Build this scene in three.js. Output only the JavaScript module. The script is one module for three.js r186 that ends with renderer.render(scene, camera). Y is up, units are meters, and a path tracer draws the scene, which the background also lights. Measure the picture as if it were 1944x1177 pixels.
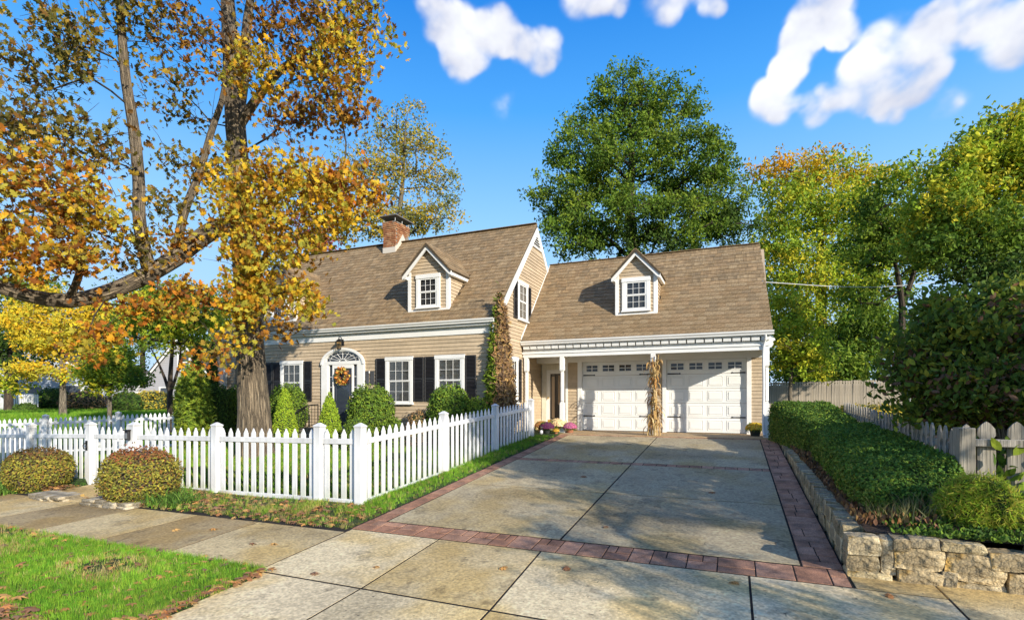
import * as THREE from 'three';
import { mergeGeometries } from 'three/addons/utils/BufferGeometryUtils.js';

// ------------------------------------------------------------------ camera, sky, sun, exposure
const scene = new THREE.Scene();
const EYE = new THREE.Vector3(0, 1.065, 18.3), YAW = Math.atan(0.42), F = 1000, CX = 972, CY = 760;
const camera = new THREE.PerspectiveCamera(2 * Math.atan(0.76) * 180 / Math.PI, 1944 / 1520, 0.1, 700);
camera.setViewOffset(1944, 1520, 0, 0, 1944, 1177);
camera.position.copy(EYE); camera.rotation.y = YAW;
scene.add(camera);
const renderer = new THREE.WebGLRenderer({ antialias: true });
renderer.toneMapping = THREE.LinearToneMapping;
renderer.toneMappingExposure = 1.42;
renderer.shadowMap.enabled = true;
const FW = new THREE.Vector3(-Math.sin(YAW), 0, -Math.cos(YAW)), RT = new THREE.Vector3(Math.cos(YAW), 0, -Math.sin(YAW));
const V = (x, y, z) => new THREE.Vector3(x, y, z);
// a sight line of the photograph, met at a forward distance d / at a depth plane z / at a height y
const ray = (px, py) => FW.clone().addScaledVector(RT, (px - CX) / F).add(V(0, (CY - py) / F, 0));
const at = (px, py, d) => EYE.clone().addScaledVector(ray(px, py), d);
const onZ = (px, py, z) => { const r = ray(px, py); return EYE.clone().addScaledVector(r, (z - EYE.z) / r.z); };
const SUN = V(2.43, 1.07, 1.5).normalize();
const sun = new THREE.DirectionalLight(new THREE.Color(1, 0.92, 0.79), 5);
sun.position.copy(SUN).multiplyScalar(70); sun.castShadow = true; sun.shadow.mapSize.set(4096, 4096);
Object.assign(sun.shadow.camera, { left: -45, right: 45, top: 40, bottom: -30, near: 1, far: 170 });
sun.shadow.radius = 1; sun.shadow.bias = -0.0005;
scene.add(sun, sun.target);

// ------------------------------------------------------------------ random numbers and noise
function mulberry(a) { return () => { a = (a + 0x6d2b79f5) | 0; let t = Math.imul(a ^ (a >>> 15), 1 | a); t = (t + Math.imul(t ^ (t >>> 7), 61 | t)) ^ t; return ((t ^ (t >>> 14)) >>> 0) / 4294967296; }; }
let rnd = mulberry(7);
const R = (a, b) => a + (b - a) * rnd(), pick = (a) => a[Math.floor(rnd() * a.length)], gauss = () => (rnd() + rnd() + rnd() - 1.5) * 1.15;
const clamp = THREE.MathUtils.clamp, lerp = THREE.MathUtils.lerp, sstep = (x, a, b) => THREE.MathUtils.smoothstep(x, a, b);
const hash = (x, y, z) => { let h = Math.imul(x, 374761393) ^ Math.imul(y, 668265263) ^ Math.imul(z, 2147483647 ^ 1274126177); h = Math.imul(h ^ (h >>> 13), 1274126177); return ((h ^ (h >>> 16)) >>> 0) / 4294967296; };
function n3(x, y, z) {
  const ix = Math.floor(x), iy = Math.floor(y), iz = Math.floor(z); let a = x - ix, b = y - iy, c = z - iz;
  a = a * a * (3 - 2 * a); b = b * b * (3 - 2 * b); c = c * c * (3 - 2 * c);
  return lerp(lerp(lerp(hash(ix, iy, iz), hash(ix + 1, iy, iz), a), lerp(hash(ix, iy + 1, iz), hash(ix + 1, iy + 1, iz), a), b),
    lerp(lerp(hash(ix, iy, iz + 1), hash(ix + 1, iy, iz + 1), a), lerp(hash(ix, iy + 1, iz + 1), hash(ix + 1, iy + 1, iz + 1), a), b), c);
}
const fbm = (x, y, z, o = 4) => { let s = 0, a = 0.5, t = 0; for (let i = 0; i < o; i++) { s += a * n3(x, y, z); t += a; a *= 0.5; x = x * 2.03 + 7.1; y = y * 2.03 + 3.7; z = z * 2.03 + 1.3; } return s / t; };
// value noise that repeats every p cells, for textures
function pn(x, y, p, s) {
  const ix = Math.floor(x), iy = Math.floor(y); let a = x - ix, b = y - iy; a = a * a * (3 - 2 * a); b = b * b * (3 - 2 * b);
  const w = (k, q) => ((k % q) + q) % q, h = (i, j) => hash(w(i, p[0]), w(j, p[1]), s);
  return lerp(lerp(h(ix, iy), h(ix + 1, iy), a), lerp(h(ix, iy + 1), h(ix + 1, iy + 1), a), b);
}
const pf = (u, v, cu, cv, s, o = 4) => { let r = 0, a = 0.5, t = 0; for (let i = 0; i < o; i++) { r += a * pn(u * cu, v * cv, [cu, cv], s + i); t += a; a *= 0.5; cu *= 2; cv *= 2; } return r / t; };
function tex(w, h, f, srgb = true) {
  const d = new Uint8Array(w * h * 4);
  for (let y = 0, i = 0; y < h; y++) for (let x = 0; x < w; x++, i += 4) { const c = f((x + 0.5) / w, (y + 0.5) / h); if (c.length) { d[i] = clamp(c[0], 0, 1) * 255; d[i + 1] = clamp(c[1], 0, 1) * 255; d[i + 2] = clamp(c[2], 0, 1) * 255; } else d[i] = d[i + 1] = d[i + 2] = clamp(c, 0, 1) * 255; d[i + 3] = 255; }
  const t = new THREE.DataTexture(d, w, h); t.wrapS = t.wrapT = THREE.RepeatWrapping; t.magFilter = THREE.LinearFilter; t.minFilter = THREE.LinearMipmapLinearFilter; t.generateMipmaps = true; t.needsUpdate = true;
  if (srgb) t.colorSpace = THREE.SRGBColorSpace; return t;
}
const rep = (t, u, v = u) => { const c = t.clone(); c.repeat.set(1 / u, 1 / v); c.needsUpdate = true; return c; };

// ------------------------------------------------------------------ sky: clear autumn blue with a few cumulus clouds
{
  const W = 3072, Hh = 1536, data = new Float32Array(W * Hh * 4), blobs = [];
  const add = (px, py, r, w = 1) => { const d = ray(px, py).normalize(); blobs.push([d, r / F * (1 / (1 + ((px - CX) ** 2 + (py - CY) ** 2) / F / F)) ** 0.6, w]); };
  [[835, 35, 50], [885, 78, 60], [945, 58, 48], [988, 82, 36], [1028, 98, 46], [874, 120, 38], [1110, -8, 52], [1170, 0, 34], [1265, -14, 60], [1360, -16, 46], [1560, 20, 62], [1600, 62, 34], [1520, 80, 44], [1500, 130, 40], [1470, 190, 46], [1550, 200, 40], [1705, 122, 92], [1640, 160, 66], [1752, 140, 46], [1700, 195, 44], [1840, 30, 64], [1925, 68, 66], [1770, 40, 40], [1995, 40, 100]].forEach((b) => add(...b));
  add(985, 205, 46, 0.14); add(1800, 190, 40, 0.22);
  const rs = mulberry(21), billow = () => { for (const b of blobs.splice(0)) { b[1] *= 0.86; blobs.push(b); for (let i = 0; i < 9; i++) { const a = rs() * 6.283, q = b[1] * (0.55 + 0.5 * rs()), e = V(-b[0].z, 0, b[0].x).normalize(), u = b[0].clone().cross(e).multiplyScalar(-1); blobs.push([b[0].clone().addScaledVector(e, Math.cos(a) * q).addScaledVector(u, Math.abs(u.y) > 0 ? Math.sin(a) * q * 0.85 : 0).normalize(), b[1] * (0.25 + 0.3 * rs()), 0.5 * b[2]]); } } };
  for (let k = 0; k < 18; k++) {   // the same fair-weather clouds all round
    const az = rs() * 6.283, el = 0.3 + rs() * 0.75, c = V(Math.cos(az) * Math.cos(el), Math.sin(el), Math.sin(az) * Math.cos(el));
    const rx = c.dot(RT), rf = c.dot(FW); if (rf > 0 && Math.abs(rx / rf) < 1.2 && c.y / rf < 1.05) continue;
    for (let i = 0; i < 5; i++) blobs.push([V(c.x + (rs() - 0.5) * 0.2, c.y + (rs() - 0.5) * 0.07, c.z + (rs() - 0.5) * 0.2).normalize(), 0.05 + rs() * 0.08, 1]);
  }
  billow();
  const DN = new Float32Array(W * Hh), UP = new Float32Array(W * Hh);
  for (const b of blobs) {
    const rad = b[1] * 1.25, e0 = Math.asin(b[0].y), a0 = Math.atan2(b[0].z, b[0].x), da = rad / Math.max(0.15, Math.cos(e0) - rad);
    for (let j = Math.max(0, Math.floor(((e0 - rad) / Math.PI + 0.5) * Hh)); j < Math.min(Hh, ((e0 + rad) / Math.PI + 0.5) * Hh); j++) for (let i0 = Math.floor(((a0 - da) / 6.28318 + 0.5) * W); i0 < ((a0 + da) / 6.28318 + 0.5) * W; i0++) {
      const i = ((i0 % W) + W) % W, el = ((j + 0.5) / Hh - 0.5) * Math.PI, az = ((i + 0.5) / W - 0.5) * 6.28318, y = Math.sin(el), q = Math.acos(Math.min(1, b[0].x * Math.cos(az) * Math.cos(el) + b[0].y * y + b[0].z * Math.sin(az) * Math.cos(el))) / b[1];
      if (q < 1.25) { const w = b[2] * (1.25 - q); DN[j * W + i] += w; UP[j * W + i] += w * (y - b[0].y) / b[1]; }
    }
  }
  const stops = [[-0.05, 0.55, 0.70, 0.86], [0.1, 0.44, 0.65, 0.89], [0.3, 0.28, 0.57, 0.93], [0.48, 0.075, 0.35, 0.84], [0.64, 0.012, 0.19, 0.67], [1, 0.004, 0.13, 0.52]];
  for (let j = 0; j < Hh; j++) {
    const el = ((j + 0.5) / Hh - 0.5) * Math.PI, y = Math.sin(el), ce = Math.cos(el);
    let k = 0; while (k < stops.length - 2 && y > stops[k + 1][0]) k++;
    const f = clamp((y - stops[k][0]) / (stops[k + 1][0] - stops[k][0]), 0, 1);
    for (let i = 0; i < W; i++) {
      const az = ((i + 0.5) / W - 0.5) * 2 * Math.PI, x = Math.cos(az) * ce, z = Math.sin(az) * ce, o = (j * W + i) * 4;
      const cs = x * SUN.x + y * SUN.y + z * SUN.z, glow = 0.28 * Math.pow(Math.max(0, cs), 6) + 0.3 * Math.pow(Math.max(0, cs), 40);
      let c = [0, 1, 2].map((q) => lerp(stops[k][q + 1], stops[k + 1][q + 1], f));
      c = [c[0] + glow * 0.95, c[1] + glow * 0.75, c[2] + glow * 0.45];
      if (y < 0) c = [0.16, 0.17, 0.12];
      else if (y > 0.12) {
        const dn = 1.25 * (1 - Math.exp(-DN[o / 4] * 1.25)); let up = UP[o / 4] / Math.max(1e-4, DN[o / 4]);
        if (dn > 0.02) {
          const nz = fbm(x * 9 + 5, y * 11, z * 9, 6), fine = fbm(x * 26, y * 30, z * 26 + 9, 5);
          const wisp = fbm(x * 15 + nz * 2, y * 19, z * 15 + 4, 6), m = Math.min(dn, 1.2) * 1.05 + (nz - 0.5) * 1.3 + (wisp - 0.5) * 1.9 + (fine - 0.5) * 1.1, a = Math.pow(sstep(m, 0.1, 1.25), 1.1) * Math.min(1, dn * 2);
          const sh = clamp(0.84 + up * 0.13 + (wisp - 0.5) * 0.75 + (fine - 0.5) * 0.35, 0.62, 1.06), cl = [0.86 * sh, 0.87 * sh, 0.9 * (0.2 + 0.8 * sh)];
          c = c.map((v, q) => lerp(v, cl[q], a * 0.94));
        }
      }
      data[o] = c[0] * 0.87; data[o + 1] = c[1] * 0.87; data[o + 2] = c[2] * 0.87; data[o + 3] = 1;
    }
  }
  const t = new THREE.DataTexture(data, W, Hh, THREE.RGBAFormat, THREE.FloatType); t.mapping = THREE.EquirectangularReflectionMapping; t.magFilter = THREE.LinearFilter; t.needsUpdate = true;
  scene.background = t; scene.environment = t;
}

// ------------------------------------------------------------------ naming, parts, geometry helpers
const used = {};
const numbered = (n) => { const k = used[n] = (used[n] ?? -1) + 1; return k ? n + '_' + String(k).padStart(3, '0') : n; };
function tag(o, label, category, group, kind) { if (label) o.userData.label = label; if (category) o.userData.category = category; if (group) o.userData.group = group; if (kind) o.userData.kind = kind; return o; }
function thing(name, label, category, group) { const g = new THREE.Group(); g.name = numbered(name); scene.add(g); return tag(g, label, category, group); }
function struct(name) { const g = new THREE.Group(); g.name = numbered(name); scene.add(g); g.userData.kind = 'structure'; return g; }
function part(parent, name, geo, m, pos) { const o = new THREE.Mesh(geo, m); o.name = name; o.castShadow = o.receiveShadow = true; if (pos) o.position.set(...pos); parent.add(o); return o; }
function sub(parent, name) { const g = new THREE.Group(); g.name = name; parent.add(g); return g; }
// move a finished thing's origin to its base without moving its parts
function rebase(g, x, y, z) { g.position.set(x, y, z); for (const c of g.children) c.position.sub(g.position); return g; }
function boxUV(g) {
  if (g.index) g = g.toNonIndexed();
  const p = g.attributes.position, n = g.attributes.normal, uv = new Float32Array(p.count * 2);
  for (let i = 0; i < p.count; i++) { const a = Math.abs(n.getX(i)), b = Math.abs(n.getY(i)), c = Math.abs(n.getZ(i)); if (b >= a && b >= c) { uv[2 * i] = p.getX(i); uv[2 * i + 1] = p.getZ(i); } else if (a > c) { uv[2 * i] = p.getZ(i); uv[2 * i + 1] = p.getY(i); } else { uv[2 * i] = p.getX(i); uv[2 * i + 1] = p.getY(i); } }
  g.setAttribute('uv', new THREE.BufferAttribute(uv, 2)); return g;
}
const clean = (g) => { g = g.index ? g.toNonIndexed() : g; for (const k of Object.keys(g.attributes)) if (!['position', 'normal', 'uv'].includes(k)) g.deleteAttribute(k); if (!g.attributes.normal) g.computeVertexNormals(); return g.attributes.uv ? g : boxUV(g); };
const merge = (list) => mergeGeometries(list.map(clean), false);
// a box from corner to corner whose edges are cut by c
function cbox(x0, y0, z0, x1, y1, z1, c = 0.004) {
  const lo = [x0, y0, z0], hi = [x1, y1, z1]; c = Math.min(c, ...[0, 1, 2].map((k) => Math.abs(hi[k] - lo[k]) * 0.45));
  const P = [], N = [];
  const v = (s, ax) => [0, 1, 2].map((k) => (s[k] > 0 ? hi[k] - (k === ax ? 0 : c) : lo[k] + (k === ax ? 0 : c)));   // corner s as seen on the face across axis ax
  const tri = (a, b, d, out) => { const e = V(b[0] - a[0], b[1] - a[1], b[2] - a[2]), f = V(d[0] - a[0], d[1] - a[1], d[2] - a[2]), n = e.cross(f).normalize(); if (n.dot(V(...out)) < 0) { [b, d] = [d, b]; n.negate(); } for (const q of [a, b, d]) { P.push(...q); N.push(n.x, n.y, n.z); } };
  const quad = (a, b, d, e, out) => { tri(a, b, d, out); tri(a, d, e, out); };
  for (let ax = 0; ax < 3; ax++) for (const s of [-1, 1]) { const o = [0, 0, 0]; o[ax] = s; const q = [[-1, -1], [1, -1], [1, 1], [-1, 1]].map(([a, b]) => { const t = [0, 0, 0]; t[ax] = s; t[(ax + 1) % 3] = a; t[(ax + 2) % 3] = b; return v(t, ax); }); quad(...q, o); }
  for (let ax = 0; ax < 3; ax++) for (const a of [-1, 1]) for (const b of [-1, 1]) { const i = (ax + 1) % 3, j = (ax + 2) % 3, s0 = [0, 0, 0], s1 = [0, 0, 0]; s0[ax] = -1; s1[ax] = 1; s0[i] = s1[i] = a; s0[j] = s1[j] = b; const o = [0, 0, 0]; o[i] = a; o[j] = b; quad(v(s0, i), v(s1, i), v(s1, j), v(s0, j), o); }
  for (const a of [-1, 1]) for (const b of [-1, 1]) for (const d of [-1, 1]) { const s = [a, b, d]; tri(v(s, 0), v(s, 1), v(s, 2), s); }
  const g = new THREE.BufferGeometry(); g.setAttribute('position', new THREE.Float32BufferAttribute(P, 3)); g.setAttribute('normal', new THREE.Float32BufferAttribute(N, 3)); return boxUV(g);
}
// a plain prism from a polygon in a plane: o + u*U + v*Vv, thick along n from d0 to d1
function prism(poly, o, U, Vv, n, d0, d1) {
  const s = new THREE.Shape(poly.map(([a, b]) => new THREE.Vector2(a, b))), g = new THREE.ExtrudeGeometry(s, { depth: d1 - d0, bevelEnabled: false });
  g.translate(0, 0, d0); g.applyMatrix4(new THREE.Matrix4().makeBasis(V(...U), V(...Vv), V(...n)).setPosition(...o)); return boxUV(clean(g));
}
// straight bar between two points, w across (horizontal) and h upright
function bar(a, b, w, h, c = 0.003) {
  const A = V(...a), B = V(...b), L = A.distanceTo(B), g = cbox(-w / 2, -h / 2, 0, w / 2, h / 2, L, c);
  const z = B.clone().sub(A).normalize(), x = Math.abs(z.y) > 0.999 ? V(1, 0, 0) : V(0, 1, 0).cross(z).normalize(), y = z.clone().cross(x);
  g.applyMatrix4(new THREE.Matrix4().makeBasis(x, y, z).setPosition(A)); return g;
}
const rod = (a, b, r, seg = 8, r2 = r) => { const A = V(...a), B = V(...b), g = new THREE.CylinderGeometry(r2, r, A.distanceTo(B), seg); g.translate(0, A.distanceTo(B) / 2, 0); g.applyQuaternion(new THREE.Quaternion().setFromUnitVectors(V(0, 1, 0), B.clone().sub(A).normalize())); g.translate(A.x, A.y, A.z); return clean(g); };
const pipe = (pts, r, seg = 8, n = 24) => clean(new THREE.TubeGeometry(new THREE.CatmullRomCurve3(pts.map((p) => V(...p))), n, r, seg));
// tapered tube along a polyline with its own radius at every point
function limb(pts, rad, seg, rough = 0, sd = 0) {
  const P = [], N = [], UV = [], I = []; let len = 0; const up = V(0.13, 0.31, 0.94).normalize(); let x = null;
  for (let k = 0; k < pts.length; k++) {
    const t = pts[Math.min(k + 1, pts.length - 1)].clone().sub(pts[Math.max(k - 1, 0)]).normalize();
    x = (x ?? up).clone().addScaledVector(t, -(x ?? up).dot(t)); if (x.lengthSq() < 1e-4) x = V(1, 0, 0).addScaledVector(t, -t.x); x.normalize(); const y = t.clone().cross(x);
    if (k) len += pts[k].distanceTo(pts[k - 1]);
    for (let s = 0; s <= seg; s++) {
      const a = (s % seg) / seg * 2 * Math.PI, q = x.clone().multiplyScalar(Math.cos(a)).addScaledVector(y, Math.sin(a));
      const r = rad[k] * (1 + rough * (fbm(Math.cos(a) * 2.2 + sd, Math.sin(a) * 2.2, len * 1.3, 3) - 0.5) * 2);
      P.push(pts[k].x + q.x * r, pts[k].y + q.y * r, pts[k].z + q.z * r); N.push(q.x, q.y, q.z); UV.push(s / seg * Math.max(1, Math.round(rad[0] * 6.3)), len);
      if (k && s < seg) { const i = (k - 1) * (seg + 1) + s, j = i + seg + 1; I.push(i, i + 1, j, i + 1, j + 1, j); }
    }
  }
  const g = new THREE.BufferGeometry(); g.setAttribute('position', new THREE.Float32BufferAttribute(P, 3)); g.setAttribute('normal', new THREE.Float32BufferAttribute(N, 3)); g.setAttribute('uv', new THREE.Float32BufferAttribute(UV, 2)); g.setIndex(I);
  if (rough) g.computeVertexNormals();
  return clean(g);
}

// ------------------------------------------------------------------ textures and materials
const mat = (o) => new THREE.MeshStandardMaterial({ roughness: 0.85, ...o }), lin = (r, g, b) => new THREE.Color().setRGB(r, g, b);
const T = {};
T.grain = tex(512, 512, (u, v) => 0.5 + 0.5 * (pf(u, v, 60, 60, 3, 3) - 0.5) * 1.6, false);
T.mottle = tex(512, 512, (u, v) => { const a = pf(u, v, 4, 4, 11, 6), b = pf(u, v, 90, 90, 5, 2), k = 0.82 + 0.3 * (a - 0.5) + 0.14 * (b - 0.5); return [k, k, k]; });
T.paint = tex(512, 512, (u, v) => { const a = pf(u, v, 3, 5, 31, 5), b = pf(u, v, 40, 4, 17, 3), k = 0.93 + 0.2 * (a - 0.5) + 0.1 * (b - 0.5); return [k, k, k * 0.99]; });
T.soft = tex(256, 256, (u, v) => { const k = 0.97 + 0.07 * (pf(u, v, 3, 4, 33, 5) - 0.5); return [k, k, k * 0.99]; });
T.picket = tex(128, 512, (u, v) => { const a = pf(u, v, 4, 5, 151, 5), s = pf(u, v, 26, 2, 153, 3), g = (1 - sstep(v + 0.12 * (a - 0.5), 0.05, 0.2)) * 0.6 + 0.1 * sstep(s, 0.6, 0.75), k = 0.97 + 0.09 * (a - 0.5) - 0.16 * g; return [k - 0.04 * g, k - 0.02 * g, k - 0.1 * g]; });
T.concrete = tex(1024, 1024, (u, v) => {
  const a = pf(u, v, 3, 3, 41, 6), b = pf(u, v, 7, 6, 51, 5), c = pf(u, v, 200, 200, 61, 2), d = pf(u, v, 24, 24, 71, 4), br = sstep(b, 0.42, 0.8), dk = sstep(a, 0.46, 0.8), pit = sstep(d, 0.66, 0.76), e = pf(u, v, 60, 60, 77, 3);
  let k = 0.84 + 0.34 * (c - 0.5) + 0.09 * (d - 0.5) + 0.09 * (e - 0.5) + 0.1 - 0.2 * dk * (0.6 + 0.8 * e) - 0.14 * pit - 0.3 * sstep(pf(u, v, 130, 130, 63, 1), 0.93, 0.97);
  return [k * (1 - 0.03 * br), k * (0.95 - 0.07 * br), k * (0.84 - 0.17 * br)];
});
T.concreteBump = tex(1024, 1024, (u, v) => 0.5 + 0.5 * (pf(u, v, 220, 220, 61, 2) - 0.5) + 0.5 * (pf(u, v, 30, 30, 71, 4) - 0.5), false);
T.brick = tex(512, 512, (u, v) => { const a = pf(u, v, 5, 5, 81, 5), b = pf(u, v, 80, 80, 83, 2), k = 0.75 + 0.5 * (a - 0.5) + 0.3 * (b - 0.5); return [k, k * 0.97, k * 0.95]; });
T.bark = tex(512, 1024, (u, v) => { const w = pf(u, v, 5, 8, 91, 3) * 0.35, r = Math.abs(pf(u + w * 0.06, v, 20, 3, 93, 4) - 0.5) * 2, k = 0.5 + 0.75 * Math.pow(r, 0.7) + 0.25 * (pf(u, v, 70, 90, 95, 2) - 0.5); return [k, k * 0.96, k * 0.9]; });
T.barkBump = tex(512, 1024, (u, v) => { const w = pf(u, v, 5, 8, 91, 3) * 0.35, r = Math.abs(pf(u + w * 0.06, v, 20, 3, 93, 4) - 0.5) * 2; return Math.pow(r, 0.6) * 0.9 + 0.1 * pf(u, v, 70, 90, 95, 2); }, false);
T.stone = tex(1024, 1024, (u, v) => { const a = pf(u, v, 4, 4, 101, 6), b = pf(u, v, 5, 5, 107, 5), c = pf(u, v, 110, 110, 103, 2), oc = sstep(b, 0.52, 0.7), dk = sstep(a, 0.55, 0.72); let k = 0.88 + 0.5 * (a - 0.5) * -0.4 + 0.3 * (c - 0.5) - 0.2 * dk; return [k * (1 + 0.02 * oc), k * (0.96 - 0.1 * oc), k * (0.88 - 0.36 * oc)]; });
T.stoneBump = tex(512, 512, (u, v) => pf(u, v, 10, 14, 104, 6), false);
T.wood = tex(512, 512, (u, v) => { const g = pf(u, v, 42, 3, 111, 4), a = pf(u, v, 3, 3, 113, 4), k = 0.7 + 0.55 * (g - 0.5) + 0.35 * (a - 0.5); return [k, k * 0.97, k * 0.92]; });
T.soil = tex(512, 512, (u, v) => { const a = pf(u, v, 40, 40, 121, 4), b = pf(u, v, 6, 6, 123, 4), k = 0.35 + 0.6 * (a - 0.5) + 0.35 * (b - 0.5); return [k * 1.1, k * 0.86, k * 0.66]; });
T.grass = tex(1024, 1024, (u, v) => { const a = pf(u, v, 160, 120, 131, 3), b = pf(u, v, 5, 5, 133, 5), c = pf(u, v, 24, 24, 137, 4), dry = sstep(c, 0.56, 0.74) * 0.55; let k = 0.5 + 0.9 * (a - 0.5) + 0.3 * (b - 0.5); return [k * lerp(0.62, 1, dry), k * lerp(0.9, 0.8, dry), k * lerp(0.2, 0.42, dry)]; });
T.shingle = tex(512, 512, (u, v) => { const a = pf(u, v, 150, 150, 141, 2), b = pf(u, v, 6, 6, 143, 5), s = pf(u, v, 30, 3, 147, 3), k = 0.8 + 0.45 * (a - 0.5) + 0.32 * (b - 0.5) + 0.2 * (s - 0.5); return [k, k * 0.985, k * 0.95]; });
const M = {
  white: mat({ color: lin(0.8, 0.79, 0.77), map: rep(T.soft, 1.3), roughness: 0.55 }),
  vinyl: mat({ color: lin(0.77, 0.77, 0.78), map: rep(T.paint, 2.1), roughness: 0.38 }),
  cream: mat({ color: lin(0.68, 0.63, 0.52), map: rep(T.paint, 1.3), roughness: 0.5 }),
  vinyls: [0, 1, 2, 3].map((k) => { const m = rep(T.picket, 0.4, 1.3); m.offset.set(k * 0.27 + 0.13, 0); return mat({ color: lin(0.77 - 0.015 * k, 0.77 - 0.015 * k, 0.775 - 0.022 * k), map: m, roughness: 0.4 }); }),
  door: mat({ color: lin(0.84, 0.83, 0.8), map: rep(T.soft, 2), roughness: 0.42 }),
  siding: [1, 0.95, 1.05, 0.98].map((k) => mat({ color: lin(0.535 * k, 0.415 * k, 0.28 * k), map: rep(T.paint, 2.3), roughness: 0.7 })),
  shingle: [[0.4, 0.285, 0.16], [0.345, 0.242, 0.13], [0.435, 0.318, 0.185], [0.375, 0.255, 0.135], [0.325, 0.235, 0.135], [0.42, 0.292, 0.162]].map((c) => mat({ color: lin(...c), map: rep(T.shingle, 0.9), bumpMap: rep(T.grain, 0.3), bumpScale: 0.004, roughness: 0.95 })),
  roofDeck: mat({ color: lin(0.1, 0.075, 0.05), map: rep(T.shingle, 0.9) }),
  black: mat({ color: lin(0.016, 0.015, 0.016), roughness: 0.5 }),
  iron: mat({ color: lin(0.012, 0.012, 0.013), roughness: 0.5, metalness: 0.4 }),
  greyMetal: mat({ color: lin(0.3, 0.3, 0.3), roughness: 0.5, metalness: 0.6 }),
  frontDoor: mat({ color: lin(0.035, 0.042, 0.06), roughness: 0.35 }),
  brass: mat({ color: lin(0.75, 0.5, 0.12), roughness: 0.3, metalness: 0.9 }),
  dark: mat({ color: lin(0.02, 0.02, 0.022), roughness: 0.9 }),
  blind: mat({ color: lin(0.42, 0.41, 0.38), roughness: 0.7 }),
  glass: new THREE.MeshPhysicalMaterial({ color: 0xffffff, transmission: 1, thickness: 0, roughness: 0.02, ior: 1.5 }),
  concrete: [[0.82, 0.74, 0.57], [0.66, 0.57, 0.39], [0.85, 0.77, 0.61], [0.44, 0.36, 0.23]].map((c) => mat({ color: lin(...c), map: rep(T.concrete, 4.7), bumpMap: rep(T.concreteBump, 1.9), bumpScale: 0.006, roughness: 0.92 })),
  drive: [[0.49, 0.445, 0.345], [0.42, 0.385, 0.305], [0.52, 0.465, 0.35]].map((c) => mat({ color: lin(...c), map: rep(T.concrete, 5.3), bumpMap: rep(T.concreteBump, 1.7), bumpScale: 0.005, roughness: 0.92 })),
  paver: [[0.62, 0.33, 0.195], [0.54, 0.28, 0.165], [0.67, 0.38, 0.24], [0.57, 0.33, 0.21]].map((c) => mat({ color: lin(...c), map: rep(T.brick, 0.7), bumpMap: rep(T.grain, 0.4), bumpScale: 0.005, roughness: 0.9 })),
  chimneyBrick: [[0.52, 0.24, 0.105], [0.6, 0.3, 0.14], [0.45, 0.19, 0.085], [0.62, 0.36, 0.19]].map((c) => mat({ color: lin(...c), map: rep(T.brick, 0.5), roughness: 0.9 })),
  mortar: mat({ color: lin(0.34, 0.3, 0.25), map: rep(T.mottle, 0.5), roughness: 0.95 }),
  stone: [[0.78, 0.69, 0.5], [0.7, 0.62, 0.46], [0.8, 0.7, 0.47], [0.66, 0.56, 0.38]].map((c) => mat({ color: lin(...c), map: rep(T.stone, 1.1), bumpMap: rep(T.stoneBump, 0.55), bumpScale: 0.035, roughness: 0.95 })),
  flag: [[0.6, 0.57, 0.5], [0.52, 0.48, 0.4]].map((c) => mat({ color: lin(...c), map: rep(T.stone, 0.9), bumpMap: rep(T.stoneBump, 0.4), bumpScale: 0.015, roughness: 0.95 })),
  weathered: [[0.58, 0.555, 0.5], [0.51, 0.485, 0.43], [0.66, 0.63, 0.58]].map((c) => mat({ color: lin(...c), map: rep(T.wood, 0.3, 1.2), bumpMap: rep(T.wood, 0.3, 1.2), bumpScale: 0.006, roughness: 0.95 })),
  greyBoard: [[0.76, 0.69, 0.59], [0.68, 0.62, 0.53], [0.82, 0.74, 0.63]].map((c) => mat({ color: lin(...c), map: rep(T.wood, 0.3, 1.4), roughness: 0.95 })),
  soil: mat({ color: lin(0.22, 0.19, 0.15), map: rep(T.soil, 0.9), bumpMap: rep(T.soil, 0.5), bumpScale: 0.03, roughness: 1 }),
  joint: mat({ color: lin(0.045, 0.036, 0.024), map: rep(T.soil, 0.7), roughness: 1 }),
  bark: mat({ color: lin(0.28, 0.235, 0.175), map: rep(T.bark, 1, 1.5), bumpMap: rep(T.barkBump, 1, 1.5), bumpScale: 0.05, roughness: 0.95 }),
  barkGrey: mat({ color: lin(0.27, 0.245, 0.205), map: rep(T.bark, 1, 1), bumpMap: rep(T.barkBump, 1, 1), bumpScale: 0.02, roughness: 0.95 }),
  barkDark: mat({ color: lin(0.1, 0.08, 0.06), map: rep(T.bark, 1, 1), bumpMap: rep(T.barkBump, 1, 1), bumpScale: 0.02, roughness: 0.95 }),
  terracotta: mat({ color: lin(0.3, 0.12, 0.06), roughness: 0.8 }), potBlack: mat({ color: lin(0.02, 0.025, 0.02), roughness: 0.6 }),
};
const leafMat = (tr = 0.4) => new THREE.MeshPhysicalMaterial({ color: 0xffffff, roughness: 0.93, specularIntensity: 0.25, transmission: tr, thickness: 0, side: THREE.DoubleSide });
M.leaf = leafMat(0.38); M.tough = new THREE.MeshPhysicalMaterial({ color: 0xffffff, roughness: 0.9, specularIntensity: 0.35, transmission: 0.18, thickness: 0, side: THREE.DoubleSide }); M.dry = mat({ color: 0xffffff, roughness: 0.85, side: THREE.DoubleSide });
M.blade = leafMat(0.3);

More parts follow.
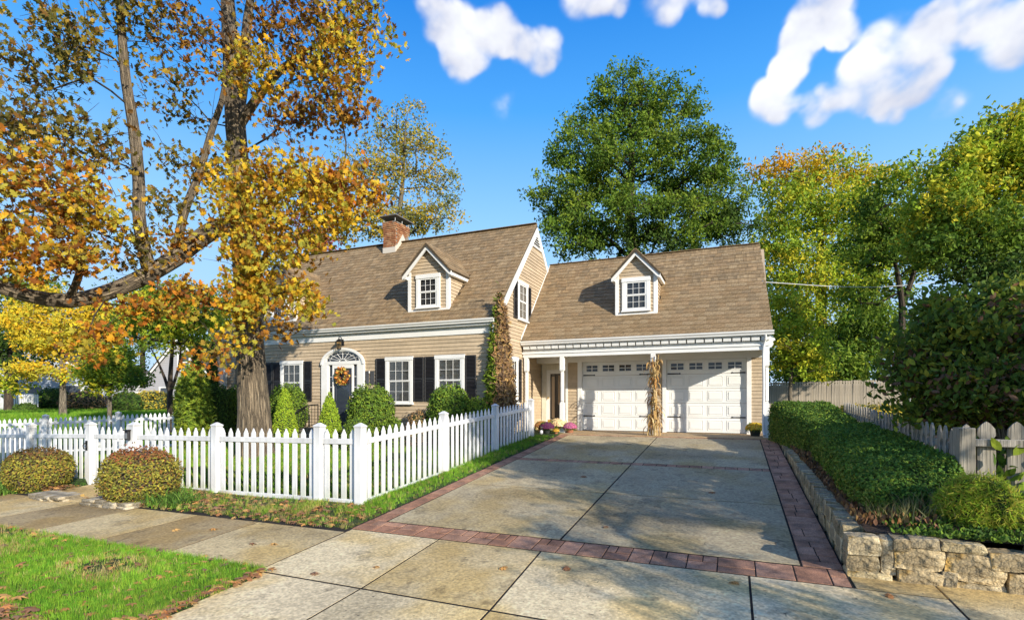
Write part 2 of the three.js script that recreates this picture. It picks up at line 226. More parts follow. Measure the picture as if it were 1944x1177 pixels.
// ------------------------------------------------------------------ the ground
const SL = 0.0765, DRIVE = (z) => -SL * (z - 1.6);               // the drive falls away from the garage
const WALK = (x, z) => -0.81 - 0.03 * Math.min(z - 12.13, 1.77) - 0.012 * Math.max(0, z - 13.9) - 0.006 * clamp(-5.2 - x, 0, 14);
function gY(x, z) {
  let y = z < 1.6 ? 0 : z < 12.2 ? DRIVE(z) + 0.01 : WALK(x, z) + 0.02;
  const d = (x - EYE.x) * FW.x + (z - EYE.z) * FW.z, l = sstep(-x, 13.5, 21);
  let far = -0.78 + 0.95 * sstep(d, 21, 33) + 0.55 * sstep(d, 33, 60);
  if (z > 8) far = lerp(far, WALK(x, z) + 0.02, sstep(z, 8, 12.2));
  y = lerp(y, far, l);
  if (x > 1.3 && z < 11.3) y = lerp(y, lerp(0.25, 0.8, sstep(-z, -2, 25)) - 0.0525 * clamp(z - 2, 0, 11) - (z > -0.8 && x < 11.8 ? 0.3 : 0), sstep(x, 1.3, 1.5));
  else if (x < -5 && x > -12 && z > 4 && z < 11.6) y += 0.02 * Math.sin(x * 1.3) * Math.sin(z);
  return y;
}
const inPad = (x, z) => (x > -5.2 && x < 1.2 && z > -0.1 && z < 12.2) || (z > 12.1 && z < 13.93 && x > -24) || (x > -4.82 + 0.13 * clamp(z - 13.93, 0, 4) && z > 12.1 && z < 24) || (x > -13.3 && x < -11.2 && z > 11 && z < 12.4) || (x > 1 && x < 10 && z > 11.4 && z < 12.3);
{
  const xs = [], zs = [];
  for (let x = -260; x < -30; x += 10) xs.push(x); for (let x = -30; x < -18; x += 0.5) xs.push(x); for (let x = -18; x < 4; x += 0.1) xs.push(x); for (let x = 4; x < 16; x += 0.5) xs.push(x); for (let x = 16; x <= 260; x += 8) xs.push(x);
  for (let z = -300; z < -40; z += 10) zs.push(z); for (let z = -40; z < 1; z += 1) zs.push(z); for (let z = 1; z < 20; z += 0.1) zs.push(z); for (let z = 20; z <= 60; z += 4) zs.push(z);
  const P = [], UV = [], C = [], I = [], nx = xs.length;
  zs.forEach((z, j) => xs.forEach((x, i) => {
    const pad = inPad(x, z); P.push(x, gY(x, z) - (pad ? 0.12 : 0) - (z < -3 || x < -30 || x > 14 ? 0 : 0), z); UV.push(x, z);
    const n = fbm(x * 0.9, 3, z * 0.9, 4), strip = z > 11.0 && z < 12.25 && x < -4.9 && x > -10.6, lawn = z > 13.85;
    let c = [0.34, 0.4, 0.3];
    if (strip) { const dirt = sstep(n + 0.16 * sstep(z, 11.6, 12.15), 0.33, 0.5); c = [lerp(0.4, 0.62, dirt), lerp(0.42, 0.46, dirt), lerp(0.3, 0.5, dirt)]; }
    else if (lawn) { const dirt = sstep(n, 0.62, 0.75); c = [lerp(0.3, 0.55, dirt), lerp(0.5, 0.4, dirt), lerp(0.25, 0.5, dirt)]; }
    else if (x < -19) c = [0.3, 0.5, 0.26];
    C.push(...c); if (i && j) { const a = (j - 1) * nx + i - 1; I.push(a, a + nx, a + 1, a + 1, a + nx, a + nx + 1); }
  }));
  const g = new THREE.BufferGeometry(); g.setAttribute('position', new THREE.Float32BufferAttribute(P, 3)); g.setAttribute('uv', new THREE.Float32BufferAttribute(UV, 2)); g.setAttribute('color', new THREE.Float32BufferAttribute(C, 3)); g.setIndex(I); g.computeVertexNormals();
  const o = new THREE.Mesh(g, mat({ color: lin(0.8, 0.8, 0.8), vertexColors: true, map: rep(T.grass, 2.3), bumpMap: rep(T.grain, 0.35), bumpScale: 0.02, roughness: 1 }));
  o.name = 'ground'; o.receiveShadow = true; tag(o, null, null, null, 'structure'); scene.add(o);
}

// ------------------------------------------------------------------ driveway: concrete slabs framed by brick pavers
{
  const g = struct('driveway'), al = Math.atan(SL), cz = Math.cos(al); g.position.set(0, 0, 1.6); g.rotation.x = al;
  const Z = (z) => (z - 1.6) / cz, slab = (n, x0, x1, z0, z1, m, c = 0.008, y = 0, gap = 0.007) => part(g, n, cbox(x0 + gap, -0.1, Z(z0) + gap, x1 - gap, y, Z(z1) - gap, c), m);
  part(g, 'base', cbox(-5.17, -0.2, Z(1.9), 1.12, -0.006, Z(12.115), 0), M.joint);
  let k = 0;
  for (const [z0, z1] of [[9.08, 11.66], [6.47, 9.08], [3.75, 6.2], [2.12, 3.75]]) for (const [x0, x1] of [[-4.85, -2.1], [-2.1, 0.705]]) slab('slab', x0, x1, z0, z1, M.drive[[0, 1, 2, 1, 2, 0, 2, 1][k++]], 0.003, R(-0.001, 0.002), 0.015);
  rnd = mulberry(31);
  const brick = (x0, x1, z0, z1) => slab('brick', x0, x1, z0, z1, pick(M.paver), 0.006, R(-0.003, 0.003), R(0.004, 0.007));
  for (let x = -5.14; x < 1.1;) {                       // front band
    const w = Math.min(R(0.24, 0.42), 1.11 - x); if (w < 0.1) break; const s = R(0, 1);
    if (s < 0.45) brick(x, x + w, 11.68, 12.12); else if (s < 0.75) { const h = R(11.84, 11.95); brick(x, x + w, 11.68, h); brick(x, x + w, h, 12.12); } else { const h = R(11.86, 11.92), m = x + w * R(0.4, 0.6); brick(x, m, 11.68, h); brick(m, x + w, 11.68, h); brick(x, x + w, h, 12.12); }
    x += w;
  }
  for (let z = 11.67; z > 1.98;) { const l = R(0.26, 0.42); brick(-5.14, -4.86, Math.max(1.96, z - l), z); z -= l; }                     // left border
  for (let z = 11.67; z > 1.98;) { const l = R(0.19, 0.32), a = Math.max(1.96, z - l); if (R(0, 1) < 0.4) brick(0.71, 1.11, a, z); else { const m = R(0.84, 0.98); brick(0.71, m, a, z); brick(m, 1.11, a, z); } z -= l; }   // right border
  for (let x = -4.85; x < 0.66;) { const w = Math.min(R(0.2, 0.3), 0.69 - x); brick(x, x + w, 6.21, 6.46); x += w; }
  for (let x = -4.85; x < 0.66;) { const w = Math.min(R(0.2, 0.3), 0.69 - x); brick(x, x + w, 1.97, 2.11); x += w; }
}
{ const g = struct('garage_apron'); for (const [x0, x1] of [[-5.5, -2.11], [-2.09, 1.05]]) part(g, 'slab', cbox(x0, -0.15, -0.4, x1, -0.012, 1.955, 0.01), mat({ color: lin(0.46, 0.36, 0.26), map: rep(T.concrete, 5), roughness: 0.9 })); part(g, 'stoop', cbox(-6.62, -0.15, -0.6, -5.52, 0.14, 0.35, 0.012), M.concrete[0]); }

// ------------------------------------------------------------------ pavement and the apron towards the street
{
  const g = struct('sidewalk'); rnd = mulberry(5);
  const slab = (x0, x1, z0, z1, m, dx0 = 0, dx1 = 0) => {      // dx: how far an edge runs askew towards the street
    const s = new THREE.Shape([[x0 + 0.012, z0 + 0.012], [x1 - 0.012, z0 + 0.012], [x1 + dx1 - 0.012, z1 - 0.012], [x0 + dx0 + 0.012, z1 - 0.012]].map(([x, z]) => new THREE.Vector2(x, z)));
    const e = new THREE.ExtrudeGeometry(s, { depth: 0.1, bevelEnabled: true, bevelThickness: 0.001, bevelSize: 0.002, bevelOffset: -0.002, bevelSegments: 1 });
    e.rotateX(Math.PI / 2); const p = e.attributes.position, dy = 0;
    for (let i = 0; i < p.count; i++) p.setY(i, p.getY(i) + WALK(p.getX(i), p.getZ(i)) + dy);
    e.computeVertexNormals(); part(g, 'slab', boxUV(clean(e)), m);
  };
  const xs = [-24, -21.6, -19.8, -18.1, -16.4, -14.7, -13.0, -11.3, -9.7, -8.15, -6.8, -5.12, -3.66, -2.2, 0.16, 1.88, 3.6, 5.4, 7.4, 9.4], mm = [1, 3, 1, 0, 1, 3, 1, 3, 1, 3, 1, 0, 1, 0, 2, 1, 2, 0, 1];
  for (let i = 0; i + 1 < xs.length; i++) slab(xs[i], xs[i + 1], xs[i] < -5.2 ? 12.28 : xs[i] < 1 ? 12.13 : 11.55, 13.86 + (xs[i] > -5.2 && xs[i] < 0 ? 0.06 : 0), M.concrete[mm[i]], xs[i] > -7 && xs[i] < -2 ? 0.14 : 0, xs[i + 1] > -7 && xs[i + 1] < -2 ? 0.14 : 0);
  const as = [-4.88, -3.52, -2.06, 0.16, 1.9, 3.7, 6]; for (let i = 0; i + 1 < as.length; i++) { slab(as[i], as[i + 1], 13.93, 16.2, M.concrete[[2, 0, 1, 2, 1, 0][i]], i ? 0.14 : 0.3, 0.14); slab(as[i], as[i + 1], 16.21, 19, M.concrete[[0, 2, 0, 1, 2, 1][i]]); }
  for (const [w, h, x, z] of [[33.4, 1.84, -7.3, 13.04], [14.2, 5.1, 2.35, 16.48]]) { const e = new THREE.PlaneGeometry(w, h, 60, 6); e.rotateX(-Math.PI / 2); e.translate(x, 0, z); const p = e.attributes.position; for (let i = 0; i < p.count; i++) { if (z > 14) p.setX(i, Math.max(p.getX(i), -4.86 + 0.13 * (p.getZ(i) - 13.93))); p.setY(i, WALK(p.getX(i), p.getZ(i)) - 0.0018); } e.computeVertexNormals(); part(g, 'base', boxUV(clean(e)), M.joint); }
  slab(1.13, 1.88, 11.62, 12.13, M.concrete[1]);
  rebase(g, -5, -0.86, 13);
}
{ // walk from the gate down to the pavement
  const g = struct('garden_path'), e = new THREE.ExtrudeGeometry(new THREE.Shape([[-12.95, 11.0], [-11.45, 11.0], [-11.15, 12.3], [-12.0, 12.33], [-13.0, 12.3]].map(([x, z]) => new THREE.Vector2(x, z))), { depth: 0.1, bevelEnabled: false }); e.rotateX(Math.PI / 2);
  const p = e.attributes.position; for (let i = 0; i < p.count; i++) p.setY(i, p.getY(i) + lerp(-0.76, WALK(-12, 12.3) + 0.01, clamp((p.getZ(i) - 11) / 1.3, 0, 1))); e.computeVertexNormals(); part(g, 'slab', boxUV(clean(e)), M.concrete[1]);
}

// ------------------------------------------------------------------ stone retaining wall and the bed behind it
function stoneGeo(sd, k = 2) {      // a unit block with worn corners, broken faces
  const g = new THREE.BoxGeometry(1, 1, 1, 5 - k, 4 - k, 5 - k), p = g.attributes.position, q = V(0, 0, 0);
  for (let i = 0; i < p.count; i++) {
    q.fromBufferAttribute(p, i); const e = (Math.abs(q.x) > 0.49) + (Math.abs(q.y) > 0.49) + (Math.abs(q.z) > 0.49), s = e === 3 ? 0.945 : e === 2 ? 0.975 : 1.015;
    const n = (o) => fbm(q.x * 1.9 + sd * 9.3 + o, q.y * 1.9 + o, q.z * 1.9 + sd, 3) - 0.5;
    p.setXYZ(i, q.x * s + 0.13 * n(0), q.y * s + 0.13 * n(31), q.z * s + 0.15 * n(57));
  }
  const f = g.toNonIndexed(); f.computeVertexNormals(); return clean(f);
}
const stoneKit = Array.from({ length: 14 }, (_, i) => stoneGeo(i + 1, 1));
const wallTop = (z) => lerp(-0.02, -0.36, clamp((z - 1.6) / 10.1, 0, 1));
{
  const w = thing('retaining_wall', 'low wall of rough pale limestone blocks holding up the hedge beside the driveway', 'stone wall');
  rnd = mulberry(17);
  const stone = (x, y, z, sx, sy, sz, ry = 0) => { const base = pick(stoneKit), m = pick(M.stone), g = base.clone(); g.scale(sx, sy, sz); const o = part(w, 'stone', boxUV(g), m, [x, y, z]); o.rotation.set(R(-0.05, 0.05), ry + R(-0.05, 0.05), R(-0.04, 0.04)); };
  for (let z = 11.35; z > 1.7;) {                      // face along the driveway
    const b = DRIVE(z) - 0.05, t = wallTop(z), h = t - b, n = h > 0.42 ? 3 : h > 0.24 ? 2 : 1, l = R(0.24, 0.5); let y = b;
    for (let k = 0; k < n; k++) { const hh = k === n - 1 ? t - y : h / n * R(0.8, 1.2), parts = R(0, 1) < 0.5 && l > 0.34 ? 2 : 1; for (let q = 0; q < parts; q++) stone(1.26 + R(-0.015, 0.02), y + hh / 2, z - l * (q + 0.5) / parts, 0.24, hh * 1.03, l / parts * 1.02); y += hh; }
    z -= l;
  }
  // the return along the pavement, laid as in the photograph: corner pillar, long slabs, big split blocks
  const zf = 11.63, rows = [
    [1.31, -0.84, 0.42, 0.2], [1.27, -0.655, 0.3, 0.17], [1.27, -0.47, 0.3, 0.19], [1.49, -0.56, 0.13, 0.36],
    [1.76, -0.8, 0.4, 0.24], [1.75, -0.56, 0.42, 0.22], [1.6, -0.42, 0.14, 0.12], [1.8, -0.395, 0.26, 0.1], [2.0, -0.74, 0.12, 0.18],
    [2.24, -0.83, 0.42, 0.2], [2.2, -0.59, 0.48, 0.27], [2.12, -0.41, 0.36, 0.09], [2.56, -0.76, 0.22, 0.28], [2.5, -0.5, 0.4, 0.16], [2.9, -0.78, 0.42, 0.24], [2.82, -0.56, 0.3, 0.2], [2.85, -0.43, 0.4, 0.12], [3.3, -0.8, 0.4, 0.24], [3.2, -0.56, 0.4, 0.24], [3.7, -0.76, 0.42, 0.3], [3.65, -0.5, 0.5, 0.2], [4.15, -0.75, 0.42, 0.3], [4.1, -0.5, 0.45, 0.2], [4.6, -0.7, 0.42, 0.4], [5.1, -0.7, 0.5, 0.4]];
  for (const [x, y, sx, sy] of rows) stone(x, y, zf + R(-0.02, 0.02), sx * 1.0, sy * 1.02, 0.26);
  part(w, 'core', merge([cbox(1.24, -0.9, 1.7, 1.42, -0.5, 11.5, 0), cbox(1.3, -0.95, 11.42, 5.3, -0.48, 11.6, 0)]), M.soil);
  rebase(w, 1.3, -0.85, 11.6);
}
{
  const xs = [], zs = []; for (let x = 1.33; x < 12; x += x < 3 ? 0.1 : 0.5) xs.push(x); for (let z = -1; z <= 11.62; z += 0.157) zs.push(z);
  const P = [], UV = [], I = [], nx = xs.length; zs.forEach((z, j) => xs.forEach((x, i) => { const y = wallTop(z) + 0.0 + (z < 1.6 ? 0.03 : 0) + 0.18 * sstep(x, 1.45, 2.3) * (1 - sstep(z, 10.7, 11.5)) + 0.05 * (fbm(x * 4, 1, z * 4, 3) - 0.5); P.push(x, y, z); UV.push(x, z); if (i && j) { const a = (j - 1) * nx + i - 1; I.push(a, a + nx, a + 1, a + 1, a + nx, a + nx + 1); } }));
  const g = new THREE.BufferGeometry(); g.setAttribute('position', new THREE.Float32BufferAttribute(P, 3)); g.setAttribute('uv', new THREE.Float32BufferAttribute(UV, 2)); g.setIndex(I); g.computeVertexNormals();
  const o = new THREE.Mesh(g, M.soil); o.name = 'garden_bed'; o.receiveShadow = true; tag(o, null, null, null, 'structure'); scene.add(o);
}
// flat stones that edge the walk by the gate
rnd = mulberry(23);
for (const [n, x0, x1, z0, z1, lab] of [[4, -12.75, -11.7, 12.0, 12.5, 'low ledge of stacked grey flagstones left of the garden gate walk'], [4, -11.05, -9.75, 11.98, 12.48, 'low ledge of stacked grey flagstones under the right-hand barberry bush']]) {
  const t = thing('stone_ledge', lab, 'stone ledge'), xm = (x0 + x1) / 2, y0 = WALK(xm, 12.3);
  for (let k = 0; k < n; k++) { const a = x0 + (x1 - x0) * k / n, b = x0 + (x1 - x0) * (k + 1) / n; for (const [yy, hh] of [[0.015, 0.05], [0.07, 0.05]]) { const g = stoneKit[(k * 3 + (yy > 0.05 ? 5 : 0)) % 14].clone(); g.scale((b - a) * 1.04, hh * 1.15, (z1 - z0) * R(0.8, 1.05)); const o = part(t, 'stone', boxUV(g), pick(M.flag), [(a + b) / 2, y0 + yy, (z0 + z1) / 2 + R(-0.05, 0.03)]); o.rotation.y = R(-0.08, 0.08); } }
  rebase(t, xm, y0, (z0 + z1) / 2);
}

// ------------------------------------------------------------------ the house: gabled main block, garage wing with porch
const house = thing('house', 'tan clapboard house with brown shingle roof, three dormers and attached two-door garage', 'house');
const K = 1.06, KG = 1.067, ZF = 3.7;                      // roof pitches, front wall
const roofY = (z) => 7.57 - K * (z - 0.04), garY = (z) => 6.4 - KG * (z + 1.5);
const FRONT = (z) => ({ o: [0, 0, z], U: [1, 0, 0], n: [0, 0, 1] }), EAST = (x) => ({ o: [x, 0, 0], U: [0, 0, -1], n: [1, 0, 0] });
const basis = (f) => new THREE.Matrix4().makeBasis(V(...f.U), V(0, 1, 0), V(...f.n)).setPosition(...f.o);
const fbox = (f, u0, v0, d0, u1, v1, d1, c = 0.004) => { const g = cbox(u0, v0, d0, u1, v1, d1, c); g.applyMatrix4(basis(f)); return g; };
function siding(wall, f, poly, open, e = 0.118) {
  const lo = Math.min(...poly.map((p) => p[1])), hi = Math.max(...poly.map((p) => p[1]));
  const span = (v) => { let a = 1e9, b = -1e9; poly.forEach((p, i) => { const q = poly[(i + 1) % poly.length]; if ((p[1] - v) * (q[1] - v) <= 0 && p[1] !== q[1]) { const u = p[0] + (q[0] - p[0]) * (v - p[1]) / (q[1] - p[1]); a = Math.min(a, u); b = Math.max(b, u); } }); return [a, b]; };
  const B = basis(f);
  for (let v = lo; v < hi - 0.02; v += e) {
    const v1 = Math.min(v + e, hi - 0.001), [a0, a1] = span(v + 0.001), [b0, b1] = span(v1 - 0.001);
    let segs = [[a0, a1, b0, b1]];
    for (const [u0, w0, u1, w1] of open) if (w0 < v + e * 0.55 && w1 > v + e * 0.45) segs = segs.flatMap(([p, q, r, s]) => u1 <= Math.min(p, r) || u0 >= Math.max(q, s) ? [[p, q, r, s]] : [...(u0 > p + 0.02 ? [[p, u0, r, u0]] : []), ...(u1 < q - 0.02 ? [[u1, q, u1, s]] : [])]);
    for (const [p, q, r, s] of segs) {
      if (q - p < 0.03) continue;
      const o = 0.027, t = 0.004, P = [p, v, o, q, v, o, s, v1, t, p, v, o, s, v1, t, r, v1, t, p, v, 0, q, v, 0, q, v, o, p, v, 0, q, v, o, p, v, o], sh = R(0, 3), g = new THREE.BufferGeometry();
      g.setAttribute('position', new THREE.Float32BufferAttribute(P, 3)); g.setAttribute('uv', new THREE.Float32BufferAttribute(Array.from({ length: 12 }, (_, i) => [P[3 * i] + sh, P[3 * i + 1] + sh]).flat(), 2)); g.computeVertexNormals(); g.applyMatrix4(B); part(wall, 'siding_board', g, pick(M.siding));
    }
  }
}
function windowUnit(f, u0, v0, u1, v1, o = {}) {
  const g = sub(house, 'window'), c = o.casing ?? 0.11, hd = c * 1.15, ub = u0 + c, ue = u1 - c, vb = v0 + c * 0.75, ve = v1 - hd, vm = (vb + ve) / 2;
  part(g, 'window_frame', merge([fbox(f, u0, v0 + 0.05, 0, ub, v1 - hd, 0.07, 0.006), fbox(f, ue, v0 + 0.05, 0, u1, v1 - hd, 0.07, 0.006), fbox(f, u0 - 0.015, v1 - hd, 0, u1 + 0.015, v1, 0.085, 0.006), fbox(f, ub, v0 + 0.05, 0, ue, vb, 0.066, 0.004)]), M.white);
  part(g, 'window_sill', fbox(f, u0 - 0.02, v0, 0, u1 + 0.02, v0 + 0.05, 0.11, 0.008), M.white);
  part(g, 'backing', fbox(f, ub, vb, 0.003, ue, ve, 0.007, 0), M.dark);
  const s = o.sash ?? 0.045, nc = o.cols ?? 3;
  if (o.blinds !== 0) { const bl = []; for (let v = ve - 0.03; v > (o.blindTo ?? vb); v -= 0.042) { const q = cbox(ub, -0.02, -0.0012, ue, 0.02, 0.0012, 0); q.rotateX(0.9); q.translate(0, v, 0.02); q.applyMatrix4(basis(f)); bl.push(q); } tag(part(g, 'blind', merge(bl), M.blind), null, null, null, 'stuff'); }
  for (const [a, b, d] of [[vm, ve, 0.046], [vb, vm + 0.02, 0.034]]) {
    part(g, 'sash', merge([fbox(f, ub, a, d, ub + s, b, d + 0.018, 0.003), fbox(f, ue - s, a, d, ue, b, d + 0.018, 0.003), fbox(f, ub + s, b - s * 0.85, d, ue - s, b, d + 0.018, 0.003), fbox(f, ub + s, a, d, ue - s, a + s * 0.85, d + 0.018, 0.003)]), M.white);
    const x0 = ub + s, x1 = ue - s, y0 = a + s * 0.85, y1 = b - s * 0.85, mb = [], w = 0.0058;
    for (let i = 1; i < nc; i++) mb.push(fbox(f, lerp(x0, x1, i / nc) - w, y0, d + 0.003, lerp(x0, x1, i / nc) + w, y1, d + 0.014, 0.002));
    for (let i = 0; i < nc; i++) mb.push(fbox(f, lerp(x0, x1, i / nc) + (i ? w : 0), (y0 + y1) / 2 - w, d + 0.003, lerp(x0, x1, (i + 1) / nc) - (i < nc - 1 ? w : 0), (y0 + y1) / 2 + w, d + 0.014, 0.002));
    part(g, 'muntin', merge(mb), M.white);
    for (let i = 0; i < nc; i++) for (let j = 0; j < 2; j++) { const p = new THREE.PlaneGeometry((x1 - x0) / nc - 0.004, (y1 - y0) / 2 - 0.004); p.translate(lerp(x0, x1, (i + 0.5) / nc), lerp(y0, y1, (j + 0.5) / 2), d + 0.006); p.applyMatrix4(basis(f)); part(g, 'pane', p, M.glass); }
  }
}
function shutter(f, u0, v0, u1, v1) {
  const g = sub(house, 'shutter'), b = 0.045, m = (v0 + v1) / 2 - 0.03;
  part(g, 'frame', merge([fbox(f, u0, v0, 0.02, u0 + b, v1, 0.058, 0.005), fbox(f, u1 - b, v0, 0.02, u1, v1, 0.058, 0.005), fbox(f, u0 + b, v0, 0.02, u1 - b, v0 + b * 1.6, 0.056, 0.004), fbox(f, u0 + b, v1 - b * 1.3, 0.02, u1 - b, v1, 0.056, 0.004), fbox(f, u0 + b, m, 0.02, u1 - b, m + b * 1.2, 0.056, 0.004), fbox(f, u0 + b, v0 + b * 1.6, 0.021, u1 - b, v1 - b * 1.3, 0.03, 0)]), M.black);
  const l = []; for (let v = v0 + 0.09; v < v1 - 0.07; v += 0.042) { if (v > m - 0.02 && v < m + 0.075) continue; const q = cbox(u0 + b, -0.021, -0.003, u1 - b, 0.021, 0.003, 0); q.rotateX(-0.75); q.translate(0, v, 0.042); q.applyMatrix4(basis(f)); l.push(q); }
  tag(part(g, 'louver', merge(l), M.black), null, null, null, 'stuff');
}
// overlapping tabs laid course by course; the first `solo` stay meshes of their own, the rest are joined
const tabGeo = (() => { const g = new THREE.BoxGeometry(1, 1, 1); g.translate(0, 0.5, 0); return boxUV(clean(g)); })();
function shingles(roof, o, U, S, wid, len, ok, solo = 0, e = 0.2) {
  const u = V(...U), s = V(...S).normalize(), n = u.clone().cross(s).normalize(), up = s.clone().multiplyScalar(1).addScaledVector(n, -0.075).normalize(), nn = u.clone().cross(up), mats = M.shingle.map(() => []), X = new THREE.Matrix4(); let left = solo;
  for (let c = 0; c * e < len - 0.02; c++) {
    const [a, b] = wid(c * e); let x = a - R(0, 0.3);
    while (x < b) {
      const w = R(0.2, 0.4), x0 = Math.max(a, x), x1 = Math.min(b, x + w); x += w; if (x1 - x0 < 0.03) continue;
      const mid = (x0 + x1) / 2; if (ok && !ok(mid, c * e)) continue;
      const h = Math.min(e * 1.16, len - c * e), th = 0.017 + R(0, 0.009), p = V(...o).addScaledVector(u, mid).addScaledVector(s, c * e + R(-0.004, 0.004)).addScaledVector(n, 0.017);
      X.makeBasis(u.clone().multiplyScalar(x1 - x0 - 0.005), up.clone().multiplyScalar(h), nn.clone().multiplyScalar(th)).setPosition(p);
      const k = Math.floor(rnd() * 6);
      if (left-- > 0) { const q = part(roof, 'shingle', tabGeo, M.shingle[k]); q.applyMatrix4(X); } else { const q = tabGeo.clone(); const uv = q.attributes.uv, sx = R(0, 5); for (let i = 0; i < uv.count; i++) uv.setXY(i, uv.getX(i) * 0.3 + mid + sx, uv.getY(i) * 0.2 + c * e); mats[k].push(q.applyMatrix4(X)); }
    }
  }
  mats.forEach((l, k) => l.length && tag(part(roof, 'shingle', merge(l), M.shingle[k]), null, null, null, 'stuff'));
}
rnd = mulberry(101);
const CXD = -12.48, XL = -18.26, XR = -6.7;
{ // main block
  const wall = part(house, 'wall', prism([[-ZF, -0.3], [3.6, -0.3], [3.6, 3.35], [-0.04, 7.3], [-ZF, 3.35]], [0, 0, 0], [0, 0, -1], [0, 1, 0], [1, 0, 0], XL, XR), M.siding[1]);
  const wins = [[-17.25, -16.18], [-15.35, -14.28], [-10.69, -9.62], [-8.78, -7.72]];
  siding(wall, FRONT(ZF), [[XL + 0.1, 0.05], [XR - 0.1, 0.05], [XR - 0.1, 3.12], [XL + 0.1, 3.12]], [...wins.map(([a, b]) => [a + 0.03, 0.95, b - 0.03, 2.48]), [CXD - 0.88, 0, CXD + 0.88, 2.62], [CXD - 0.6, 2.5, CXD + 0.6, 2.8]]);
  for (const [a, b] of wins) windowUnit(FRONT(ZF), a, 0.92, b, 2.5, { blindTo: 1.05 });
  for (const [a, b] of wins) for (const x of [a - 0.4, b + 0.015]) shutter(FRONT(ZF), x, 1.03, x + 0.385, 2.47);
  const E1 = EAST(XR);
  siding(wall, E1, [[-ZF + 0.1, 0.05], [3.55, 0.05], [3.55, 3.42], [-0.04, 7.22], [-ZF + 0.1, 3.5]], [[-1.92, 3.8, -1.05, 5.1], [-2.75, 1, -2.0, 2.48], [-0.8, 6.55, 0.8, 8]]);
  windowUnit(E1, -1.94, 3.76, -1.03, 5.12, { casing: 0.1, cols: 2 }); shutter(E1, -2.28, 3.8, -1.96, 5.06); shutter(E1, -1.01, 3.8, -0.69, 5.06);
  windowUnit(E1, -2.78, 0.95, -1.95, 2.5, { casing: 0.1 }); shutter(E1, -3.12, 1.0, -2.8, 2.46); shutter(E1, -1.93, 1.0, -1.61, 2.46);
  part(house, 'corner_board', merge([cbox(XR - 0.1, 0, ZF, XR, 3.12, ZF + 0.03), cbox(XR, 0, ZF - 0.1, XR + 0.03, 3.4, ZF + 0.03)]), M.white);
  part(house, 'corner_board', cbox(XL - 0.03, 0, ZF, XL + 0.1, 3.12, ZF + 0.03), M.white);
  part(house, 'frieze_board', cbox(XL - 0.03, 3.12, ZF, XR + 0.03, 3.31, ZF + 0.045), M.white);
  part(house, 'soffit', cbox(XL - 0.05, 3.36, ZF, XR + 0.04, 3.42, ZF + 0.17), M.white);
  part(house, 'crown_moulding', prism([[-ZF, 3.31], [-ZF - 0.02, 3.31], [-ZF - 0.14, 3.41], [-ZF, 3.41]], [0, 0, 0], [0, 0, -1], [0, 1, 0], [1, 0, 0], XL, XR), M.white);
  // K-style gutter
  const gut = (z, y, x0, x1) => prism([[-z, y - 0.12], [-z - 0.08, y - 0.12], [-z - 0.09, y - 0.08], [-z - 0.125, y - 0.04], [-z - 0.13, y], [-z - 0.115, y], [-z - 0.11, y - 0.02], [-z - 0.02, y - 0.02], [-z - 0.02, y], [-z, y]], [0, 0, 0], [0, 0, -1], [0, 1, 0], [1, 0, 0], x0, x1);
  part(house, 'gutter', gut(3.865, 3.55, XL - 0.1, XR + 0.07), M.white);
  part(house, 'gutter', gut(1.605, 3.06, XR + 0.04, 1.08), M.white);
  part(house, 'downspout', pipe([[XL + 0.05, 3.44, 3.92], [XL + 0.04, 3.3, 3.88], [XL + 0.03, 3.16, 3.78], [XL + 0.03, 3.0, 3.77], [XL + 0.03, 1.5, 3.77], [XL + 0.03, 0.1, 3.77]], 0.045, 8, 40), M.white);
  part(house, 'downspout', pipe([[0.86, 2.95, 1.66], [0.86, 2.86, 1.63], [0.84, 2.74, 1.54], [0.82, 2.6, 1.5], [0.82, 1.5, 1.5], [0.82, 0.12, 1.5], [0.84, 0.05, 1.55]], 0.035, 8, 40), M.white);
  const roof = part(house, 'roof', prism([[-3.88, roofY(3.88)], [-0.04, 7.57], [3.8, 7.57 - K * 3.84], [3.8, 7.43 - K * 3.84], [-0.04, 7.43], [-3.88, roofY(3.88) - 0.05]], [0, 0, 0], [0, 0, -1], [0, 1, 0], [1, 0, 0], XL - 0.1, XR + 0.03), M.roofDeck);
  const sl = Math.hypot(3.84, 3.84 * K), dorm = [[CXD + 3.28], [CXD - 3.28]];
  shingles(roof, [XL - 0.12, roofY(3.89), 3.89], [1, 0, 0], [0, K, -1], () => [0, XR + 0.05 - XL + 0.12], sl, (u, s) => { const x = XL - 0.12 + u, z = 3.89 - s / Math.hypot(1, K); if (x > -13.15 && x < -12.56 && z < 0.55 && z > -0.45) return false; return !dorm.some(([c]) => Math.abs(x - c) < 0.7 && z < 3.3 && z > 2.2); });
  part(roof, 'ridge_cap', merge([bar([XL - 0.1, 7.575, 0.1], [XR + 0.04, 7.575, 0.1], 0.16, 0.02)]), M.shingle[4]);
  // gable trim: rakes, vent
  const n = Math.hypot(1, K), rake = (s) => { const p = (z, d) => [-z, 7.43 - K * Math.abs(z - 0.04) - d]; const zz = s > 0 ? 3.9 : -3.7; return prism([p(0.04, 0), p(zz, 0), p(zz, 0.26), p(0.04, 0.26)], [0, 0, 0], [0, 0, -1], [0, 1, 0], [1, 0, 0], XR + 0.004, XR + 0.06); };
  part(house, 'rake_board', rake(1), M.white); part(house, 'rake_board', rake(-1), M.white);
  const vent = sub(house, 'gable_vent'), vh = 6.64;
  part(vent, 'vent_frame', merge([fbox(E1, -0.62, vh, 0.004, 0.54, vh + 0.06, 0.055)]), M.white); part(vent, 'backing', prism([[-0.56, vh + 0.06], [0.48, vh + 0.06], [-0.04, 7.18]], [XR, 0, 0], [0, 0, -1], [0, 1, 0], [1, 0, 0], 0.003, 0.012), M.dark);
